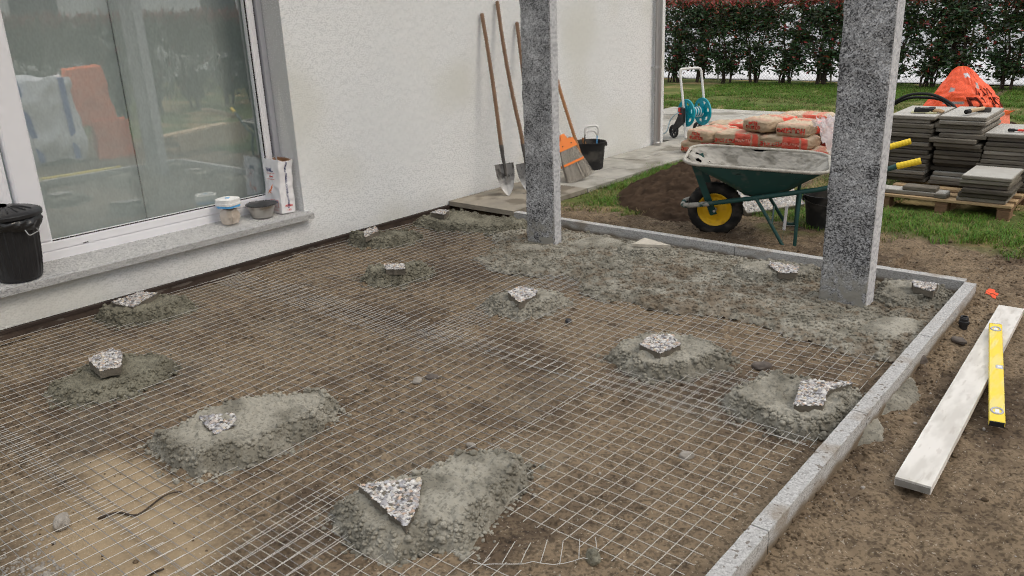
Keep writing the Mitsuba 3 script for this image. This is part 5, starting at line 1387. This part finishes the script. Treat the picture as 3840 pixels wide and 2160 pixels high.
for i, (x, y, r) in enumerate(((3.24, 12.22, .06), (3.30, 12.12, .05), (3.17, 12.10, .045))):
    stone(x, y, r, ['dark soil clod beside the orange sack, rearmost of three', 'dark soil clod beside the orange sack, rightmost of three', 'dark soil clod touching the orange sack'][i], 'mat_heap', 30 + i, ground_z)

# ================================================================ HEDGE, FENCE, NEIGHBOURS
def leaf_cloud(P_, D_, Nn, L, W_, col):
    """folded leaves: P_ base, D_ direction, Nn normal"""
    S_ = np.cross(D_, Nn); S_ /= np.linalg.norm(S_, axis=1, keepdims=True) + 1e-9
    L, W_ = L[:, None], W_[:, None]
    mid = P_ + D_ * L * .5 - Nn * W_ * .18
    v = np.stack([P_, P_ + D_ * L * .45 + S_ * W_ * .5, P_ + D_ * L * .98 - Nn * L * .12, P_ + D_ * L * .45 - S_ * W_ * .5, mid], 1).reshape(-1, 3)
    o = np.arange(len(P_))[:, None] * 5
    f = np.concatenate([o + np.array([[a, b, c]]) for a, b, c in ((0, 1, 4), (1, 2, 4), (2, 3, 4), (3, 0, 4))])
    return trimesh.Trimesh(v, f, process=False), np.repeat(col, 5, 0)
def unit(a): return a / (np.linalg.norm(a, axis=-1, keepdims=True) + 1e-9)
def make_shrub(seed, H=1.66, hw=.40, hd=.34, nleaf=3400):
    g = np.random.default_rng(seed)
    stems = []; tips = []
    ns = g.integers(5, 8)
    for i in range(ns):
        a = g.uniform(0, 6.28); b0 = np.array([g.normal(0, .05), g.normal(0, .04), -.03])
        spread = g.uniform(.10, .42)
        e = np.array([spread * math.cos(a), spread * .7 * math.sin(a), 0])
        pts = [b0 + e * (t ** 1.25) + np.array([g.normal(0, .018), g.normal(0, .018), H * .95 * t]) for t in np.linspace(0, 1, 8)]
        pts[0] = b0
        r0 = g.uniform(.012, .026)
        p = smooth_path(pts, 3); stems.append(tube(p, np.linspace(r0, .005, len(p)), 6))
        for j in range(11):
            t = g.uniform(.10, .97); q = p[int(t * (len(p) - 1))]
            ang = g.uniform(0, 6.28); l = g.uniform(.10, .30)
            d = np.array([math.cos(ang), math.sin(ang) * .8, g.uniform(.2, 1.0)]); d /= np.linalg.norm(d)
            br_ = [q, q + d * l * .5 + [0, 0, .01], q + d * l + [0, 0, .04]]
            stems.append(tube(br_, [r0 * .35, r0 * .28, .002], 4, caps=False)); tips.append((q, q + d * l + [0, 0, .04]))
    st = cat(stems)
    n = nleaf
    ti = g.integers(0, len(tips), n); tt = g.uniform(.25, 1.1, n)
    A0 = np.array([t[0] for t in tips]); A1 = np.array([t[1] for t in tips])
    Pn = A0[ti] + (A1[ti] - A0[ti]) * tt[:, None] + g.normal(0, .045, (n, 3))
    extra = n // 2
    Pe = np.stack([g.uniform(-hw, hw, extra), g.uniform(-hd, hd, extra), H * (1 - g.random(extra) ** 1.4 * .85)], 1)
    Pn = np.vstack([Pn, Pe])
    Pn[:, 0] = np.clip(Pn[:, 0], -hw * 1.15, hw * 1.15); Pn[:, 1] = np.clip(Pn[:, 1], -hd * 1.1, hd * 1.1)
    # thin out low down and in random holes
    keep = (g.random(len(Pn)) < .30 + .70 * sst(.05, .55, Pn[:, 2])) & (meshkit.fbm(Pn * 6.5 + seed, 2, seed) > .455 - .10 * sst(.7, 1.5, Pn[:, 2])) & (Pn[:, 2] < H + .03) & (Pn[:, 2] > .03)
    Pn = Pn[keep]
    topn = 420
    Pt = np.stack([g.uniform(-hw * 1.1, hw * 1.1, topn), g.uniform(-hd, hd, topn), H - .02 + g.normal(0, .05, topn)], 1)
    Pall = np.vstack([Pn, Pt])
    m = len(Pall)
    D_ = unit(np.stack([g.normal(0, .7, m), g.normal(0, .7, m), g.normal(.15, .6, m)], 1)); D_[-topn:] = unit(np.stack([g.normal(0, .5, topn), g.normal(0, .5, topn), g.uniform(.4, 1.2, topn)], 1))
    Nn = unit(np.cross(D_, g.normal(0, 1, (m, 3)))); Nn *= np.sign(Nn[:, 2:3] + 1e-6)
    L = g.uniform(.055, .10, m); L[-topn:] = g.uniform(.05, .09, topn); W_ = L * g.uniform(.38, .5, m)
    gr = np.stack([g.uniform(.024, .060, m), g.uniform(.046, .10, m), g.uniform(.020, .038, m)], 1)
    red = np.stack([g.uniform(.20, .40, m), g.uniform(.030, .085, m), g.uniform(.030, .06, m)], 1)
    pr_ = np.where(np.arange(m) >= m - topn, .72, .03 + .20 * sst(.60, .74, meshkit.fbm(Pall * 3.3, 2, seed + 4)))
    pr_ = np.maximum(pr_, .45 * sst(H - .14, H - .03, Pall[:, 2]))
    col = np.where((g.random(m) < pr_)[:, None], red, gr)
    lf, cc = leaf_cloud(Pall, D_, Nn, L, W_, col)
    return st, lf, cc
SHR = []
for s in range(4):
    st, lf, cc = make_shrub(200 + s)
    SHR.append((mikit.ply(st, 'mat_bark', smooth=True), mikit.ply(lf, 'mat_leaf', color=cc)))
def shrub(i, x, y, rz, s, label, group):
    k = thing('hedge_shrub', label, 'shrub', group=group)
    M = T().translate([x, y, .07]).rotate([0, 0, 1], rz).scale([s[0], s[1], s[2]])
    scene[k + '__stems'] = {**SHR[i][0], 'to_world': M}
    scene[k + '__foliage'] = {**SHR[i][1], 'to_world': M}
rg = np.random.default_rng(31)
HX = np.arange(-4.9, 3.6, .66)
CNT = ['first', 'second', 'third', 'fourth', 'fifth', 'sixth', 'seventh', 'eighth', 'ninth', 'tenth', 'eleventh', 'twelfth', 'thirteenth', 'fourteenth']
for j, x in enumerate(HX):
    shrub(j % 4, x + rg.normal(0, .05), 16.78 + rg.normal(0, .04), (0, 180)[int(rg.integers(0, 2))] + rg.uniform(-12, 12), (1.32, 1.0, .985 - .012 * (j - 6) * .25 + rg.normal(0, .012)), f'red-tipped hedge shrub at the back of the lawn, {CNT[j]} from the house', 'red-tipped shrubs of the back hedge')
CNT2 = CNT + ['fifteenth', 'sixteenth', 'seventeenth']
for j, y in enumerate(np.arange(2.4, 13.4, .72)):
    shrub((j + 2) % 4, 10.2 + rg.normal(0, .05), y, 90 + rg.uniform(-12, 12), (1.14, 1.2, 1.08 + rg.normal(0, .015)), f'side hedge shrub seen only in the door glass, {CNT2[j]} counted from the street end', 'shrubs of the side hedge seen in the glass')
# chain-link fence behind the back hedge
k = thing('chain_link_fence', 'grey chain-link fence behind the stems of the back hedge', 'fence')
ws = []
ph, fy = 1.25, 17.32
for i in range(-150, 150):
    x0 = -1.0 + i * .075
    for s in (1, -1):
        a, b = np.array([x0, fy + .002 * s, .10]), np.array([x0 + s * ph, fy + .002 * s, .10 + ph])
        t0, t1 = 0.0, 1.0
        lo, hi = -6.2, 4.6
        if s > 0: t0, t1 = max(0, (lo - x0) / ph), min(1, (hi - x0) / ph)
        else: t0, t1 = max(0, (x0 - hi) / ph), min(1, (x0 - lo) / ph)
        if t1 - t0 < .05: continue
        ws.append(tube([a + (b - a) * t0, a + (b - a) * t1], .0019, 3, caps=False))
put(cat(ws), 'mat_wire_dull', k, 'mesh', kind='stuff')
for i, x in enumerate(np.arange(-5.9, 4.7, 2.5)): put(tube([(x, fy + .04, 0), (x, fy + .04, 1.4)], .02, 8), 'mat_galv', k, 'post', smooth=True)
put(tube([(-6.2, fy + .01, .115), (4.6, fy + .01, .115)], .004, 5), 'mat_galv', k, 'tension_wire')
put(tube([(-6.2, fy + .01, 1.34), (4.6, fy + .01, 1.34)], .004, 5), 'mat_galv', k, 'tension_wire', )
# neighbour's white house and garden wall beyond
def far_house(x0, x1, y0, y1, h, label, wins):
    k = thing('neighbour_house', label, 'house')
    put(bx(x0, x1, y0, y1, .1, h, .02), 'mat_neighbour', k, 'wall')
    put(bx(x0 - .4, x1 + .4, y0 - .4, y1 + .4, h, h + .25, .02), 'mat_roof_grey', k, 'roof')
    for a, b, c, d in wins: put(bx(a, b, y0 - .03, y0 + .02, c, d, .005), 'mat_window_dark', k, 'window')
far_house(-14, 6.5, 27, 36, 6.5, 'white house beyond the hedge, mostly hidden by its leaves', [(-9, -7.6, 1.2, 2.5), (-4.5, -3.2, 1.2, 2.5), (2.0, 3.3, 1.2, 2.5)])
far_house(9, 24, 30, 38, 6.0, 'white house far back at the right, hidden behind the hedge', [(12, 13.4, 1.2, 2.5)])
# house seen only in the door glass, beyond the side hedge
k = thing('side_house', 'pale house beyond the side hedge, seen only as a reflection in the door glass', 'house')
put(bx(19, 28, 6, 26, 0, 6, .02), 'mat_neighbour', k, 'wall')
put(bx(17.8, 29, 5, 27, 6, 6.3, .02), 'mat_roof_grey', k, 'roof')
for y in (9, 14.5): put(bx(18.95, 19.02, y, y + 1.2, 1.2, 2.6, .01), 'mat_window_dark', k, 'window')
put(bx(18.7, 19, 11.6, 12.0, 0, 6, .02), 'mat_roof_grey', k, 'post')

# ================================================================ THINGS OUTSIDE THE FRAME THAT THE GLASS REFLECTS
k = thing('bulk_bag', 'white bulk bag with blue straps, seen only as a reflection in the door glass', 'bulk bag')
m = gridbox(1, 1, 1, .04); v = m.vertices
v = v * (1 + .10 * (1 - (2 * v[:, 2:3]) ** 2)); v[:, 2] *= 1.0
m.vertices = v * [.95, .95, 1.05]; m = displace(m, .10, 4, 3, 4)
put(place(m, (6.45, 4.36, .56), .18), 'mat_bulk_bag', k, 'bag', smooth=40)
for s in (-.22, .25):
    put(place(cbox(.012, .07, 1.06, .003), (5.905 - s * .18, 4.40 + s, .58), .18, .12 * (1 if s < 0 else .2)), 'mat_bulk_blue', k, 'strap')
k = thing('orange_sack', 'orange plastic sack standing beside the white bulk bag, seen only in the door glass', 'sack')
m = displace(gridbox(.5, .55, .75, .04), .09, 3.2, 3, 9); m.vertices[:, :2] *= (1.15 - .35 * (m.vertices[:, 2:3] / .75 + .5))
put(place(m, (6.2, 5.06, .82), .3), 'mat_print_orange', k, 'upper_sack', smooth=40)
m = displace(gridbox(.35, .45, .5, .04), .06, 4, 3, 19); put(place(m, (6.0, 5.22, .25), .3), 'mat_print_orange', k, 'lower_sack', smooth=40)
k = thing('timber_stack', 'stack of old boards on the ground, seen only as a reflection in the door glass', 'timber')
rg = np.random.default_rng(6)
for i in range(7):
    put(place(cbox(1.5 - .1 * (i % 3), .2, .03, .003), (5.6 + rg.normal(0, .05), 6.15 + .22 * (i % 2) + rg.normal(0, .03), .07 + .06 * (i // 2) + .031 * (i % 2)), 1.25 + rg.normal(0, .12), 0, rg.normal(0, .02)), 'mat_wood_raw' if i > 3 else 'mat_pallet', k, 'board')
put(place(cbox(1.12, .025, .24, .003), (5.02, 6.20, .20), 1.50, 0, -.06), 'mat_wood_raw', k, 'board', label='wide pale board set on edge')
put(place(cbox(.75, .16, .03, .003), (5.3, 6.55, .46), 1.2, 0, .28), 'mat_wood_raw', k, 'board')
for y in (5.6, 6.6): put(bx(5.0, 6.1, y, y + .1, .0, .055, .004), 'mat_pallet_dark', k, 'bearer')

# ================================================================ GRASS
def tuft(seed, size=.32, n=330, hmin=.030, hmax=.062, tint=(1, 1, 1), dry=.06):
    g = np.random.default_rng(seed)
    p = np.stack([g.uniform(-size / 2, size / 2, n), g.uniform(-size / 2, size / 2, n), np.full(n, -.012)], 1)
    a = g.uniform(0, 6.28, n); ln = g.uniform(.2, 1.0, n); h = g.uniform(hmin, hmax, n) + .012
    d = np.stack([np.cos(a) * ln, np.sin(a) * ln, np.ones(n)], 1); d /= np.linalg.norm(d, axis=1, keepdims=True)
    s = np.stack([-np.sin(a), np.cos(a), a * 0], 1) * g.uniform(.0016, .0030, n)[:, None]
    m1 = p + d * (h * .55)[:, None]; tip = p + d * h[:, None] + np.stack([np.cos(a), np.sin(a), -.35 + a * 0], 1) * (h * .28)[:, None]
    v = np.stack([p - s, p + s, m1 + s * .8, m1 - s * .8, tip], 1).reshape(-1, 3)
    o = np.arange(n)[:, None] * 5
    f = np.concatenate([o + np.array([[0, 1, 2]]), o + np.array([[0, 2, 3]]), o + np.array([[3, 2, 4]])])
    c = np.stack([g.uniform(.065, .135, n), g.uniform(.135, .245, n), g.uniform(.014, .034, n)], 1) * tint
    c = np.where((g.random(n) < dry)[:, None], np.array([.34, .26, .13]) * g.uniform(.7, 1.1, (n, 1)), c)
    return mikit.ply(trimesh.Trimesh(v, f, process=False), 'mat_grass', color=np.repeat(c, 5, 0))
for s in range(3):
    scene[f'turf_source_{"abc"[s]}'] = {'type': 'shapegroup', 'blades': tuft(40 + s, n=420)}
for s in range(2):
    scene[f'worn_turf_source_{"ab"[s]}'] = {'type': 'shapegroup', 'blades': tuft(60 + s, n=190, hmin=.022, hmax=.05, tint=(1.1, .82, 1.0), dry=.28)}
labels['lawn'] = {'label': 'short green grass of the lawn and the strip beside the path', 'category': 'grass', 'kind': 'stuff'}
rg = np.random.default_rng(15)
gi = 0
def turf(x0, x1, y0, y1, st):
    global gi
    for y in np.arange(y0, y1, st):
        for x in np.arange(x0, x1, st):
            xx, yy = x + rg.uniform(-.5, .5) * st, y + rg.uniform(-.5, .5) * st
            ax_, ay_ = np.array([xx]), np.array([yy])
            mk = float(lawn_mask(ax_, ay_)[0])
            if mk < .18 or rg.random() > mk * 1.4: continue
            if px0 + .06 < xx < px1 - .06 and py0 + .06 < yy < py1: continue
            worn = float(nz(ax_, ay_ * 1.8, 1.0, 3, 77)[0]) > (.60 if yy < 14 else .74) or mk < .6
            if 12.3 < yy < 14.3 and xx < 2.5 and float(nz(ax_ * .6, ay_ * 1.6, 1.3, 3, 78)[0]) > .50: worn = True
            if worn and rg.random() < .35: continue
            gi += 1
            src = f'worn_turf_source_{"ab"[int(rg.integers(0, 2))]}' if worn else f'turf_source_{"abc"[int(rg.integers(0, 3))]}'
            z = float(ground_z(ax_, ay_)[0])
            sc = rg.uniform(.8, 1.2)
            scene[f'lawn__{gi:03d}'] = {'type': 'instance', 'shapegroup': {'type': 'ref', 'id': src}, 'to_world': T().translate([xx, yy, z]).rotate([0, 0, 1], rg.uniform(0, 360)).scale([1, 1, sc])}
turf(-2.6, 3.6, 12.45, 17.3, .27)
turf(2.3, 4.9, 5.6, 12.4, .25)
turf(.80, 2.2, 5.6, 8.5, .22)
